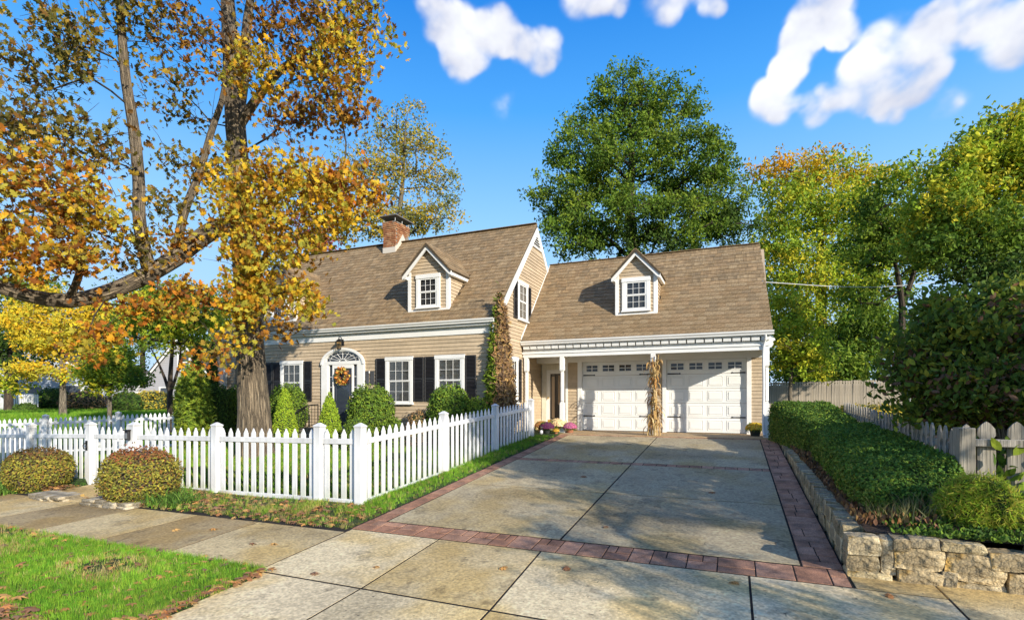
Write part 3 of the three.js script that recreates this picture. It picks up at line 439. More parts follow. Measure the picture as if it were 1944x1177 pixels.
  for (let v = vh + 0.1, k = 0; v < 7.1; v += 0.085, k++) { const w = (7.2 - v) / K; const q = cbox(-0.04 - w, -0.035, -0.004, -0.04 + w, 0.035, 0.004, 0); q.rotateX(-0.7); q.translate(0, v, 0.035); q.applyMatrix4(basis(E1)); part(vent, 'slat', q, M.white); }
}
{ // chimney
  const c = sub(house, 'chimney'), x0 = -13.15, x1 = -12.56, z1 = 0.56, z0 = -0.44;
  part(c, 'core', cbox(x0 + 0.02, 6.6, z0 + 0.02, x1 - 0.02, 8.27, z1 - 0.02, 0), M.mortar);
  const L = 0.205, h = 0.062, gp = 0.012; let row = 0;
  for (let y = 6.98; y < 8.24; y += h + gp, row++) {
    const o = y > 8.07 ? 0.03 : y > 7.99 ? 0.016 : 0, off = (row % 2) * L / 2;
    for (let x = x0 - o - off; x < x1 + o - 0.02; x += L) { const a = Math.max(x, x0 - o), b = Math.min(x + L - gp, x1 + o); if (b - a > 0.03) part(c, 'brick', cbox(a, y, z1 - 0.05, b, y + h, z1 + o + R(-0.002, 0.003), 0.004), pick(M.chimneyBrick)); }
    for (let z = z1 + o - 0.004 - 0.051 - off; z > z0 + 0.02; z -= L) { const a = Math.max(z - L + gp, z0), b = Math.min(z, z1 - 0.053); if (b - a > 0.03 && y > roofY((a + b) / 2) - 0.1) part(c, 'brick', cbox(x1 - 0.05, y, a, x1 + o + R(-0.002, 0.003), y + h, b, 0.004), pick(M.chimneyBrick)); }
  }
  part(c, 'flashing', merge([cbox(x0 - 0.012, 6.9, z1, x1 + 0.014, 7.26, z1 + 0.014, 0), prism([[-z1, 6.95], [-z1, 7.3], [-z1 + 0.12, 7.36], [-0.05, 7.9], [0.1, 7.75], [0.1, 7.4]], [x1, 0, 0], [0, 0, -1], [0, 1, 0], [1, 0, 0], 0, 0.012)]), mat({ color: lin(0.55, 0.5, 0.42), roughness: 0.6 }));
  part(c, 'crown', cbox(x0 - 0.03, 8.25, z0 - 0.03, x1 + 0.03, 8.3, z1 + 0.03), M.mortar);
  for (const x of [x0 + 0.02, x1 - 0.02]) for (const z of [z0 + 0.02, (z0 + z1) / 2, z1 - 0.02]) part(c, 'cap_support', rod([x, 8.3, z], [x, 8.49, z], 0.018, 6), M.greyMetal);
  part(c, 'chimney_cap', merge([cbox(x0 - 0.14, 8.49, z0 - 0.14, x1 + 0.14, 8.53, z1 + 0.14, 0.006)]), mat({ color: lin(0.16, 0.15, 0.14), roughness: 0.7 }));
}
function dormer(cx, h, he, zf, yb, ye, pk, yAt, zEnd, win) {
  const d = sub(house, 'dormer'), f = FRONT(zf), k = (pk - ye) / he, zb = zEnd(ye - 0.1);
  part(d, 'dormer_wall', prism([[cx - h, yb - 0.25], [cx + h, yb - 0.25], [cx + h, pk - k * h - 0.06], [cx, pk - 0.08], [cx - h, pk - k * h - 0.06]], [0, 0, 0], [1, 0, 0], [0, 1, 0], [0, 0, 1], zb, zf), M.siding[1]);
  siding(d, f, [[cx - h + 0.08, yb + 0.06], [cx + h - 0.08, yb + 0.06], [cx + h - 0.08, pk - k * (h - 0.08) - 0.16], [cx, pk - 0.16], [cx - h + 0.08, pk - k * (h - 0.08) - 0.16]], [[win[0] + 0.03, win[1], win[2] - 0.03, win[3] - 0.02]], 0.112);
  for (const s of [1, -1]) {
    const fr = s > 0 ? EAST(cx + h) : { o: [cx - h, 0, 0], U: [0, 0, 1], n: [-1, 0, 0] }, u = (z) => -s * z;
    siding(d, fr, s > 0 ? [[u(zf) + 0.08, yAt(zf) - 0.02], [u(zf) + 0.08, ye], [u(zEnd(ye)), ye]] : [[u(zf) - 0.08, yAt(zf) - 0.02], [u(zf) - 0.08, ye], [u(zEnd(ye)), ye]], [], 0.112);
    part(d, 'corner_board', merge([cbox(cx + s * h, yb, zf, cx + s * (h - 0.09), pk - k * h - 0.08, zf + 0.03), cbox(cx + s * h, yb, zf - 0.08, cx + s * (h + 0.028), ye - 0.03, zf + 0.03)].map((g) => g)), M.white);
    const slope = part(d, 'dormer_roof', prism([[cx + s * he, ye], [cx, pk], [cx, pk - 0.1], [cx + s * he, ye - 0.07]], [0, 0, 0], [1, 0, 0], [0, 1, 0], [0, 0, 1], zEnd(pk) - 0.1, zf + 0.2), M.roofDeck);
    part(d, 'rake_board', prism([[cx + s * (he + 0.005), ye - 0.03], [cx, pk - 0.03], [cx, pk - 0.21], [cx + s * (he - 0.1), ye - 0.115], [cx + s * (he + 0.005), ye - 0.17]].map(([a, b]) => [a, b]), [0, 0, 0], [1, 0, 0], [0, 1, 0], [0, 0, 1], zf + 0.12, zf + 0.17), M.white);
    part(d, 'fascia', cbox(cx + s * (h + 0.03), ye - 0.16, zEnd(ye) + 0.05, cx + s * he, ye - 0.065, zf + 0.12, 0.005), M.white);
    const U = s > 0 ? [0, 0, -1] : [0, 0, 1], Ls = Math.hypot(he, pk - ye), o = s > 0 ? [cx + he + 0.02, ye - 0.015, zf + 0.21] : [cx - he - 0.02, ye - 0.015, zEnd(pk)], tot = zf + 0.21 - zEnd(pk);
    shingles(d, o, U, [-s * he, pk - ye, 0], (t) => { const c = zf + 0.21 - zEnd(ye + (pk - ye) * t / Ls); return s > 0 ? [0, c + 0.05] : [tot - c - 0.05, tot]; }, Ls + 0.02, null, 0, 0.17);
  }
  part(d, 'base_trim', cbox(cx - h - 0.02, yb - 0.02, zf, cx + h + 0.02, yb + 0.06, zf + 0.035), M.white);
  windowUnit(f, ...win, { casing: 0.12, sash: 0.05, blinds: 0 });
}
const zMain = (y) => 0.04 + (7.57 - y) / K, zGar = (y) => -1.5 + (6.4 - y) / KG;
for (const s of [1, -1]) { const c = CXD + s * 3.25; dormer(c, 0.76, 0.92, 3.4, 4.0, 5.24, 6.19, roofY, zMain, [c - 0.45, 4.07, c + 0.45, 5.2]); }
dormer(-2.915, 0.65, 0.78, 0.87, 3.87, 5.14, 5.97, garY, zGar, [-3.37, 3.95, -2.46, 5.07]);
{ // garage wing
  const sl = Math.hypot(1, KG) * 3.12, S = V(0, KG, -1).normalize(), Nn = V(0, 1, KG).normalize();
  const roof = part(house, 'roof', prism([[XR + 0.03, 0], [1.03, 0], [0.82, sl], [XR + 0.03, sl]], [0, garY(1.62), 1.62], [1, 0, 0], [0, S.y, S.z], [0, Nn.y, Nn.z], -0.12, 0), M.roofDeck);
  part(roof, 'rear_slope', prism([[XR + 0.03, 0], [0.8, 0], [0.7, sl], [XR + 0.03, sl]], [0, 6.4, -1.5], [1, 0, 0], [0, -S.y, S.z], [0, -S.z, -S.y], -0.12, -0.01), M.shingle[1]);
  shingles(roof, [0, garY(1.63), 1.63], [1, 0, 0], [0, KG, -1], (s) => [XR + 0.035, 1.05 - 0.21 * s / sl], sl, (x, s) => { const z = 1.63 - s / Math.hypot(1, KG); return !(Math.abs(x + 2.915) < 0.58 && z < 0.8 && z > 0.0); }, 300);
  part(roof, 'ridge_cap', bar([XR + 0.03, 6.41, -1.5], [0.83, 6.41, -1.5], 0.2, 0.025), M.shingle[4]);
  part(house, 'step_flashing', prism([[-1.6, garY(1.6) + 0.03], [1.45, 6.33], [1.45, 6.41], [-1.6, garY(1.6) + 0.12]], [XR, 0, 0], [0, 0, -1], [0, 1, 0], [1, 0, 0], 0.021, 0.034), M.white);
  const wall = part(house, 'wall', merge([prism([[0.14, -0.2], [4.5, -0.2], [4.5, 3.1], [1.5, 6.2], [0.14, 4.8]], [0, 0, 0], [0, 0, -1], [0, 1, 0], [1, 0, 0], -5.5, 0.97), prism([[0.72, -0.2], [4.5, -0.2], [4.5, 3.1], [1.5, 6.2], [0.72, 5.4]], [0, 0, 0], [0, 0, -1], [0, 1, 0], [1, 0, 0], -6.69, -5.502), prism([[-1.35, 2.82], [0.139, 2.82], [0.139, 4.6], [-1.35, 3.0]], [0, 0, 0], [0, 0, -1], [0, 1, 0], [1, 0, 0], 0.78, 0.97)]), M.siding[1]);
  // piers between the doors
  const piers = [[-5.5, -5.13], [-2.4, -2.19], [0.54, 0.97]];
  for (const [a, b] of piers) { part(wall, 'pier', cbox(a, -0.02, -0.139, b, 2.42, -0.02, 0), M.siding[1]); siding(wall, FRONT(-0.02), [[a, 0.02], [b, 0.02], [b, 2.42], [a, 2.42]], [], 0.112); }
  part(house, 'corner_board', cbox(-5.585, -0.02, -0.5, -5.5, 2.42, 0.015), M.white);
  for (const [a, b] of [[-5.13, -4.975], [-2.52, -2.4], [-2.19, -2.065], [0.405, 0.54]]) part(house, 'door_casing', cbox(a, -0.02, -0.139, b, 2.42, 0.025), M.white);
  part(house, 'header_board', cbox(-6.69, 2.42, -0.139, 0.97, 2.64, 0.03), M.white); part(house, 'recess_ceiling', cbox(-6.69, 2.42, -0.504, -5.5, 2.5, -0.14, 0), M.white);
  part(house, 'porch_ceiling', cbox(-6.69, 2.64, -0.139, 0.97, 2.7, 1.5, 0), M.white);
  part(house, 'porch_beam', cbox(-6.66, 2.52, 1.33, 0.97, 2.79, 1.47, 0.006), M.white);
  part(house, 'porch_beam', cbox(0.83, 2.52, 0.03, 0.97, 2.64, 1.33, 0.006), M.white);
  part(house, 'fascia_board', cbox(-6.66, 2.93, 1.5, 1.03, 3.06, 1.604, 0.004), M.white);
  part(house, 'soffit', cbox(-6.66, 2.905, 1.36, 1.0, 2.929, 1.604, 0), M.white);
  part(house, 'backing_board', cbox(-6.66, 2.791, 1.36, 0.97, 2.904, 1.41, 0), M.cream);
  for (let i = 0; i < 30; i++) { const x = -6.6 + i * 0.2535; part(house, 'bracket', prism([[-1.411, 2.9], [-1.585, 2.9], [-1.6, 2.87], [-1.585, 2.795], [-1.411, 2.795]], [0, 0, 0], [0, 0, -1], [0, 1, 0], [1, 0, 0], x, x + 0.215), M.white); }
  part(house, 'corner_bracket', prism([[0.972, 2.9], [1.1, 2.86], [1.13, 2.8], [1.06, 2.76], [1.08, 2.68], [1.03, 2.6], [0.972, 2.58]], [0, 0, 1.36], [1, 0, 0], [0, 1, 0], [0, 0, 1], 0, 0.08), M.white);
  for (const [x, w] of [[-6.55, 0.075], [-5.27, 0.075], [-2.3, 0.075], [0.9, 0.07]]) {
    const q = (y0, y1, a, c) => cbox(x - a, y0, 1.4 - a, x + a, y1, 1.4 + a, c), y0 = x > 0 ? -0.08 : -0.02;
    part(house, 'porch_post', merge([q(y0, 0.12, w + 0.02, 0.008), q(0.12, 0.98, w, 0.01), q(0.98, 1.02, w - 0.012, 0.02), q(1.02, 2.02, w - 0.018, 0.028), q(2.02, 2.06, w - 0.012, 0.02), q(2.06, 2.519, w, 0.01)]), M.white);
  }
  // two sectional doors with raised panels, a row of lights and strap hinges
  for (const [x0, x1] of [[-4.975, -2.52], [-2.065, 0.405]]) {
    const d = sub(house, 'garage_door'), w = (x1 - x0), f = FRONT(-0.1), sec = 2.42 / 5;
    for (let r = 0; r < 5; r++) part(d, 'door_section', fbox(f, x0, r * sec + 0.004, -0.035, x1, (r + 1) * sec - 0.004, 0, 0.006), M.door);
    for (let i = 0; i < 4; i++) {
      const a = x0 + 0.05 + i * (w - 0.1) / 4 + 0.06, b = x0 + 0.05 + (i + 1) * (w - 0.1) / 4 - 0.06;
      for (let r = 0; r < 4; r++) {
        const y0 = r * sec + 0.075, y1 = (r + 1) * sec - 0.07;
        part(d, 'panel', merge([fbox(f, a, y0, 0.0005, b, y0 + 0.02, 0.012, 0.006), fbox(f, a, y1 - 0.02, 0.0005, b, y1, 0.012, 0.006), fbox(f, a, y0 + 0.02, 0.0005, a + 0.02, y1 - 0.02, 0.012, 0.006), fbox(f, b - 0.02, y0 + 0.02, 0.0005, b, y1 - 0.02, 0.012, 0.006), fbox(f, a + 0.045, y0 + 0.045, 0.0005, b - 0.045, y1 - 0.045, 0.016, 0.013)]), M.door);
      }
      const y0 = 4 * sec + 0.12, y1 = 5 * sec - 0.09, xm = (a + b) / 2, ym = (y0 + y1) / 2, t = 0.032;
      part(d, 'light_frame', merge([fbox(f, a, y0, 0.0005, b, y0 + t, 0.022), fbox(f, a, y1 - t, 0.0005, b, y1, 0.022), fbox(f, a, y0 + t, 0.0005, a + t, y1 - t, 0.022), fbox(f, b - t, y0 + t, 0.0005, b, y1 - t, 0.022), fbox(f, xm - 0.012, y0 + t, 0.0005, xm + 0.012, y1 - t, 0.019), fbox(f, a + t, ym - 0.01, 0.0005, xm - 0.012, ym + 0.01, 0.019), fbox(f, xm + 0.012, ym - 0.01, 0.0005, b - t, ym + 0.01, 0.019)]), M.door);
      part(d, 'backing', fbox(f, a + t, y0 + t, 0.0006, b - t, y1 - t, 0.0016, 0), M.dark);
      for (const [p, q] of [[a + t, xm], [xm, b - t]]) for (const [r, s] of [[y0 + t, ym], [ym, y1 - t]]) { const g = new THREE.PlaneGeometry(q - p - 0.004, s - r - 0.004); g.translate((p + q) / 2, (r + s) / 2, 0.009); g.applyMatrix4(basis(f)); part(d, 'pane', g, M.glass); }
    }
    for (const [xa, s] of [[x0 + 0.03, 1], [x1 - 0.03, -1]]) for (const y of [4 * sec + 0.02, sec + 0.03]) part(d, 'strap_hinge', prism([[xa, y - 0.02], [xa + s * 0.36, y - 0.013], [xa + s * 0.4, y - 0.028], [xa + s * 0.43, y], [xa + s * 0.4, y + 0.028], [xa + s * 0.36, y + 0.013], [xa, y + 0.02]], [0, 0, -0.1], [1, 0, 0], [0, 1, 0], [0, 0, 1], 0.002, 0.012), M.iron);
    part(d, 'weather_strip', cbox(x0, -0.014, -0.13, x1, 0.003, -0.098, 0), M.black);
  }
  // storm door in the recess beside the main block
  const s = sub(house, 'storm_door'), f = FRONT(-0.5);
  part(s, 'casing', merge([fbox(f, -6.66, 0.14, 0, -6.47, 2.41, 0.06), fbox(f, -5.75, 0.14, 0, -5.586, 2.41, 0.06), fbox(f, -6.47, 2.2, 0, -5.75, 2.41, 0.06)]), M.cream);
  part(s, 'door_frame', merge([fbox(f, -6.47, 0.18, 0.01, -6.32, 2.2, 0.05), fbox(f, -5.89, 0.18, 0.01, -5.75, 2.2, 0.05), fbox(f, -6.32, 2.06, 0.01, -5.89, 2.2, 0.05), fbox(f, -6.32, 0.18, 0.01, -5.89, 0.36, 0.05)]), M.white);
  part(s, 'kick_plate', fbox(f, -6.42, 0.2, 0.051, -5.8, 0.34, 0.056), M.brass); part(s, 'threshold', fbox(f, -6.62, 0.135, 0.0, -5.6, 0.165, 0.16), M.iron);
  part(s, 'inner_door', fbox(f, -6.32, 0.36, 0.001, -5.89, 2.06, 0.006, 0), M.dark); part(s, 'curtain', merge([fbox(f, -6.27, 0.4, 0.007, -6.16, 1.95, 0.012, 0), fbox(f, -6.02, 0.9, 0.007, -5.95, 2.0, 0.012, 0)]), mat({ color: lin(0.35, 0.25, 0.16) }));
  const p = new THREE.PlaneGeometry(0.43, 1.7); p.translate(-6.105, 1.21, -0.47); part(s, 'pane', p, M.glass);
  part(s, 'handle', merge([rod([-6.39, 1.15, -0.45], [-6.39, 1.15, -0.4], 0.02, 8), rod([-6.39, 1.1, -0.4], [-6.39, 1.2, -0.4], 0.012, 8)]), M.brass);
  const w2 = wall; part(w2, 'pier', cbox(-6.69, -0.02, -0.715, -5.506, 2.7, -0.505, 0), M.siding[1]);
}
{ // front entrance with fanlight and sidelights
  const e = sub(house, 'entrance'), f = FRONT(ZF), c = CXD, X = (a) => a + c;
  const arch = (hw, base, sp, rise, n = 28) => { const p = [[-hw, base], [hw, base]]; for (let i = 0; i <= n; i++) { const a = Math.PI * i / n; p.push([hw * Math.cos(a), sp + rise * Math.sin(a)]); } return p; };
  const path = (pts, T = THREE.Path) => new T(pts.map(([x, y]) => new THREE.Vector2(x + c, y)));
  const extr = (sh, d0, d1) => { const g = new THREE.ExtrudeGeometry(sh, { depth: d1 - d0, bevelEnabled: true, bevelThickness: 0.006, bevelSize: 0.006, bevelOffset: -0.006, bevelSegments: 1, curveSegments: 4 }); g.translate(0, 0, d0); g.applyMatrix4(basis(f)); return boxUV(clean(g)); };
  const outer = path(arch(0.93, 0.12, 2.3, 0.56), THREE.Shape); outer.holes.push(path(arch(0.72, 2.42, 2.421, 0.33)), path([[-0.65, 0.16], [0.65, 0.16], [0.65, 2.3], [-0.65, 2.3]])); part(e, 'arch_trim', extr(outer, 0.0, 0.08), M.white);
  const arc = (hw, rise) => Array.from({ length: 29 }, (_, i) => [hw * Math.cos(Math.PI * i / 28), 2.3 + rise * Math.sin(Math.PI * i / 28)]), rim = path([...arc(0.95, 0.585), ...arc(0.86, 0.49).reverse()], THREE.Shape); part(e, 'arch_moulding', extr(rim, 0.08, 0.11), M.white);
  part(e, 'backing', fbox(f, X(-0.72), 0.16, 0.003, X(0.72), 2.76, 0.01, 0), M.dark);
  const fp = new THREE.ShapeGeometry(path(arch(0.72, 2.42, 2.421, 0.33), THREE.Shape)); fp.translate(0, 0, ZF + 0.04); part(e, 'fanlight_pane', clean(fp), M.glass);
  const q = (a, k) => [X(0.72 * k * Math.cos(a)), 2.42 + 0.33 * k * Math.sin(a), ZF + 0.05], mb = [];
  for (let i = 1; i < 8; i++) mb.push(rod(q(Math.PI * i / 8, 0.2), q(Math.PI * i / 8, 1), 0.009, 6));
  for (let i = 0; i < 8; i++) mb.push(pipe([q(Math.PI * i / 8, 0.72), q(Math.PI * (i + 0.5) / 8, 0.82), q(Math.PI * (i + 1) / 8, 0.72)], 0.007, 5, 6));
  mb.push(pipe(Array.from({ length: 9 }, (_, i) => q(Math.PI * i / 8, 0.2)), 0.014, 6, 16)); part(e, 'fan_muntin', merge(mb), M.white);
  for (const [a, b] of [[-0.66, -0.6], [-0.44, -0.38], [0.4, 0.46], [0.62, 0.66]]) part(e, 'pilaster', fbox(f, X(a), 0.16, 0.011, X(b), 2.299, 0.075), M.white);
  part(e, 'lintel', fbox(f, X(-0.38), 2.17, 0.011, X(0.4), 2.299, 0.074), M.white);
  for (const [a, b] of [[-0.6, -0.44], [0.46, 0.62]]) { for (let i = 0; i < 5; i++) { const g = new THREE.PlaneGeometry(b - a, 0.34); g.translate(X((a + b) / 2), 0.62 + i * 0.36, ZF + 0.035); part(e, 'sidelight_pane', g, M.glass); part(e, 'sidelight_bar', fbox(f, X(a), 0.44 + i * 0.36 - 0.01, 0.03, X(b), 0.44 + i * 0.36 + 0.01, 0.045, 0.002), M.white); } part(e, 'sidelight_panel', fbox(f, X(a), 0.16, 0.011, X(b), 0.42, 0.05), M.white); }
  const d = part(e, 'front_door', fbox(f, X(-0.38), 0.18, 0.011, X(0.4), 2.169, 0.05), M.frontDoor); void d;
  for (const [y0, y1, m] of [[1.02, 2.05, 1], [0.66, 0.98, 0], [0.26, 0.6, 0]]) { part(e, 'door_panel', merge([fbox(f, X(-0.29), y0, 0.0505, X(0.31), y0 + 0.025, 0.062), fbox(f, X(-0.29), y1 - 0.025, 0.0505, X(0.31), y1, 0.062), fbox(f, X(-0.29), y0 + 0.025, 0.0505, X(-0.265), y1 - 0.025, 0.062), fbox(f, X(0.285), y0 + 0.025, 0.0505, X(0.31), y1 - 0.025, 0.062)]), M.frontDoor); if (m) { const g = new THREE.PlaneGeometry(0.55, y1 - y0 - 0.05); g.translate(X(0.01), (y0 + y1) / 2, ZF + 0.054); part(e, 'door_pane', g, M.glass); } }
  part(e, 'door_handle', merge([rod([X(0.34), 1.12, ZF + 0.05], [X(0.34), 1.12, ZF + 0.1], 0.014, 8), rod([X(0.34), 1.04, ZF + 0.1], [X(0.34), 1.2, ZF + 0.1], 0.012, 8)]), M.brass);
  part(e, 'stoop', cbox(X(-1.05), -0.3, ZF, X(1.05), 0.14, ZF + 1.1, 0.012), M.mortar); part(e, 'step', cbox(X(-0.8), -0.3, ZF + 1.1, X(0.8), -0.03, ZF + 1.42, 0.012), M.mortar);
}
rebase(house, -8.6, 0, 0);

// ------------------------------------------------------------------ picket fences
const picketGeo = (w, h, t, kind) => { const g = prism(kind === 'gothic' ? [[-w / 2, 0], [w / 2, 0], [w / 2, h - 0.29], [w * 0.33, h - 0.26], [w * 0.31, h - 0.22], [w * 0.5, h - 0.17], [w * 0.46, h - 0.09], [w * 0.2, h - 0.025], [0, h], [-w * 0.2, h - 0.025], [-w * 0.46, h - 0.09], [-w * 0.5, h - 0.17], [-w * 0.31, h - 0.22], [-w * 0.33, h - 0.26], [-w / 2, h - 0.29]] : kind === 'ear' ? [[-w / 2, 0], [w / 2, 0], [w / 2, h - 0.15], [w * 0.3, h - 0.13], [w * 0.3, h - 0.1], [w * 0.48, h - 0.07], [w * 0.3, h], [-w * 0.3, h], [-w * 0.48, h - 0.07], [-w * 0.3, h - 0.1], [-w * 0.3, h - 0.13], [-w / 2, h - 0.15]] : [[-w / 2, 0], [w / 2, 0], [w / 2, h - w * 0.95], [0, h], [-w / 2, h - w * 0.95]], [0, 0, 0], [1, 0, 0], [0, 1, 0], [0, 0, 1], -t / 2, t / 2); return g; };
const PICKET = picketGeo(0.1, 1.27, 0.022), SLIM = picketGeo(0.082, 1.27, 0.022), postGeo = (w, h) => cbox(-w / 2, -h, -w / 2, w / 2, 0, w / 2, 0.006);
const capGeo = (w) => { const a = w / 2 + 0.008, g = new THREE.CylinderGeometry(0.02, a * 1.414, 0.05, 4, 1); g.rotateY(Math.PI / 4); g.translate(0, 0.05, 0); const f = g.toNonIndexed(); f.computeVertexNormals(); return merge([f, cbox(-a, 0, -a, a, 0.026, a, 0.004)]); };
const POST = postGeo(0.15, 1.5), CAP = capGeo(0.15);
function run(g, A, B, o) {     // A, B: [x, z, y of picket tips]
  const dx = B[0] - A[0], dz = B[1] - A[1], L = Math.hypot(dx, dz), ry = Math.atan2(-dz, dx), n = o.n ?? Math.round(L / 0.206), s = (B[2] - A[2]);
  for (let i = 0; i < n; i++) { const t = (i + 0.5) / n; if (o.skip?.(t)) continue; const q = part(g, 'picket', o.geo ?? PICKET, pick(o.mats ?? M.vinyls), [A[0] + dx * t + (o.off ?? [0, 0])[0], A[2] + s * t - (o.h ?? 1.27) + (o.jit ? R(-o.jit, o.jit) : 0), A[1] + dz * t + (o.off ?? [0, 0])[1]]); q.rotation.y = ry; if (!o.lean) q.rotation.z = R(-0.006, 0.006); else { q.rotation.z = R(-o.lean, o.lean); q.rotation.x = R(-o.lean, o.lean); } }
  for (const [d, h, th] of o.rails ?? [[0.21, 0.095, 0.05], [1.25, 0.095, 0.055]]) part(g, 'rail', bar([A[0], A[2] - d, A[1]], [B[0], B[2] - d, B[1]], th, h, 0.004), o.mats ? o.mats[0] : M.vinyl);
}
const post = (g, x, z, y, w = 1) => { const p = part(g, 'post', POST, M.vinyl, [x, y, z]); p.scale.set(w, 1, w); const c = part(p, 'post_cap', CAP, M.vinyl); c.rotation.y = 0; return p; };
const FZ = 11.04, tip = (x) => 0.57 - 0.0135 * Math.max(0, -5.85 - x) - 0.012 * Math.max(0, -13.3 - x);
{
  rnd = mulberry(41);
  const g = thing('picket_fence', 'white picket fence along the pavement between the driveway corner and garden gate', 'fence'), xs = [-5.85, -6.74, -9.32, -11.81];
  xs.forEach((x, i) => { post(g, x, FZ, tip(x) + 0.035, i === 3 ? 1.25 : 1); if (i) run(g, [x + 0.075, FZ, tip(x)], [xs[i - 1] - 0.075, FZ, tip(xs[i - 1])], {}); }); rebase(g, -8.8, -0.78, FZ);
  const d = thing('picket_fence', 'white picket fence climbing along the left edge of the driveway to the porch', 'fence'), zs = [10.98, 8.24, 5.53, 2.82], tz = (z) => 0.57 + (10.98 - z) * 0.0545;
  zs.forEach((z, i) => { if (i) { post(d, -5.85, z, tz(z) + 0.035); run(d, [-5.85, zs[i - 1] - 0.075, tz(zs[i - 1])], [-5.85, z + 0.075, tz(z)], {}); } }); rebase(d, -5.85, -0.5, 7);
  const l = thing('picket_fence', 'shaded white picket fence left of the garden gate, behind the far barberry bush', 'fence'), xl = [-13.34, -15.72, -18.2, -20.7];
  xl.forEach((x, i) => { post(l, x, FZ, tip(x) + 0.04); if (i) run(l, [x + 0.075, FZ, tip(x)], [xl[i - 1] - 0.075, FZ, tip(xl[i - 1])], {}); }); rebase(l, -17, -0.9, FZ);
  const gt = thing('garden_gate', 'white picket garden gate between two posts behind the barberry bushes', 'gate');
  run(gt, [-13.24, FZ + 0.01, tip(-13.2)], [-11.93, FZ + 0.01, tip(-11.9)], { n: 6, rails: [[0.21, 0.095, 0.05], [1.2, 0.095, 0.055]] });
  part(gt, 'stile', cbox(-13.245, tip(-13) - 1.27, FZ - 0.02, -13.19, tip(-13) - 0.1, FZ + 0.05), M.vinyl); part(gt, 'stile', cbox(-11.985, tip(-12) - 1.27, FZ - 0.02, -11.93, tip(-12) - 0.1, FZ + 0.05), M.vinyl);
  part(gt, 'latch', merge([pipe([[-13.38, 0.12, FZ + 0.085], [-13.4, 0.06, FZ + 0.13], [-13.37, -0.02, FZ + 0.12], [-13.33, 0.0, FZ + 0.1], [-13.34, 0.06, FZ + 0.09]], 0.011, 6), cbox(-13.41, -0.06, FZ + 0.077, -13.33, 0.16, FZ + 0.085)]), M.iron); rebase(gt, -12.6, -0.8, FZ);
  const bx = thing('lock_box', 'small black box fixed to the thick gate post of the white fence', 'box'); part(bx, 'box', cbox(-11.93, 0.22, FZ + 0.094, -11.79, 0.42, FZ + 0.15, 0.012), M.black); part(bx, 'hood', cbox(-11.945, 0.42, FZ + 0.094, -11.775, 0.445, FZ + 0.175, 0.006), M.black); part(bx, 'face', cbox(-11.9, 0.25, FZ + 0.1505, -11.82, 0.37, FZ + 0.156, 0.003), M.greyMetal); rebase(bx, -11.86, 0.22, FZ + 0.1);
  const sd = thing('picket_fence', 'white picket fence across the side yard in front of the neighbour lawn', 'fence'), P0 = [-26.2, 10.2, 0.27], P1 = [-19.3, 4.55, 0.63], dst = 8.92, np = 4;
  for (let i = 0; i <= np; i++) { const t = i / np; post(sd, lerp(P0[0], P1[0], t), lerp(P0[1], P1[1], t), lerp(P0[2], P1[2], t) + 0.04).rotation.y = 0.687; if (i) { const a = (i - 1) / np + 0.08 / dst, b = t - 0.08 / dst, q = (k) => [0, 1, 2].map((j) => lerp(P0[j], P1[j], k)); run(sd, q(a), q(b), { geo: SLIM, n: 14 }); } } rebase(sd, -22, -0.75, 7);
  // weathered gothic pickets by the hedge
  const GP = picketGeo(0.18, 1.2, 0.024, 'gothic'), gs = picketGeo(0.13, 1.1, 0.022, 'gothic'), pw = at(1831, 812, 6.5), w = thing('picket_fence', 'weathered grey gothic picket fence with a square post beside the clipped hedge', 'fence');
  const wp = part(w, 'post', postGeo(0.17, 1.5), M.weathered[1], [pw.x, pw.y, pw.z]); wp.rotation.y = 0.1; const pp = at(1844, 806, 6.45); part(w, 'picket', GP, M.weathered[2], [pp.x, pp.y - 1.2, pw.z - 0.1]).scale.x = 0.8;
  const y0 = at(1880, 801, 6.35).y; for (let i = 0; i < 14; i++) { const x = at(1880, 801, 6.35).x + i * 0.29, q = part(w, 'picket', GP, M.weathered[i % 3], [x, y0 - 1.2 + R(-0.012, 0.012), pw.z - 0.03]); q.rotation.z = R(-0.015, 0.015); }
  for (const d of [0.255, 0.93]) part(w, 'rail', bar([pw.x + 0.06, y0 - d, pw.z + 0.03], [pw.x + 4.2, y0 - d - 0.02, pw.z + 0.03], 0.045, 0.09, 0.006), M.weathered[2]);
  run(w, [pw.x, pw.z - 0.2, pw.y - 0.02], [pw.x - 0.08, 3.2, 1.02], { n: 32, geo: gs, mats: M.weathered, h: 1.1, jit: 0.02, lean: 0.035, off: [-0.035, 0], rails: [[0.25, 0.09, 0.04], [0.85, 0.09, 0.04]] }); rebase(w, pw.x, pw.y - 1.3, pw.z);
  const A = at(1440, 727, 25.5), B = at(1716, 720, 23), EG = picketGeo(0.128, 1.7, 0.02, 'ear'), k = thing('board_fence', 'pale grey board fence with notched tops behind the clipped hedge', 'fence');
  run(k, [A.x, A.z, A.y], [B.x, B.z, B.y], { n: 56, geo: EG, mats: M.greyBoard, h: 1.7, jit: 0.015, lean: 0.008, rails: [[0.3, 0.09, 0.04], [1.4, 0.09, 0.04]] }); k.children.filter((c) => c.name === 'rail').forEach((c) => c.position.add(V(0, 0, -0.05))); rebase(k, A.x, 0.4, A.z);
  const C = at(-60, 749, 40), D = at(72, 748, 40), ff = thing('picket_fence', 'distant white picket fence in front of the grey-blue neighbour house', 'fence'); run(ff, [C.x, C.z, C.y], [D.x, D.z, D.y], { n: 36 }); rebase(ff, C.x, C.y - 1.3, C.z);
}

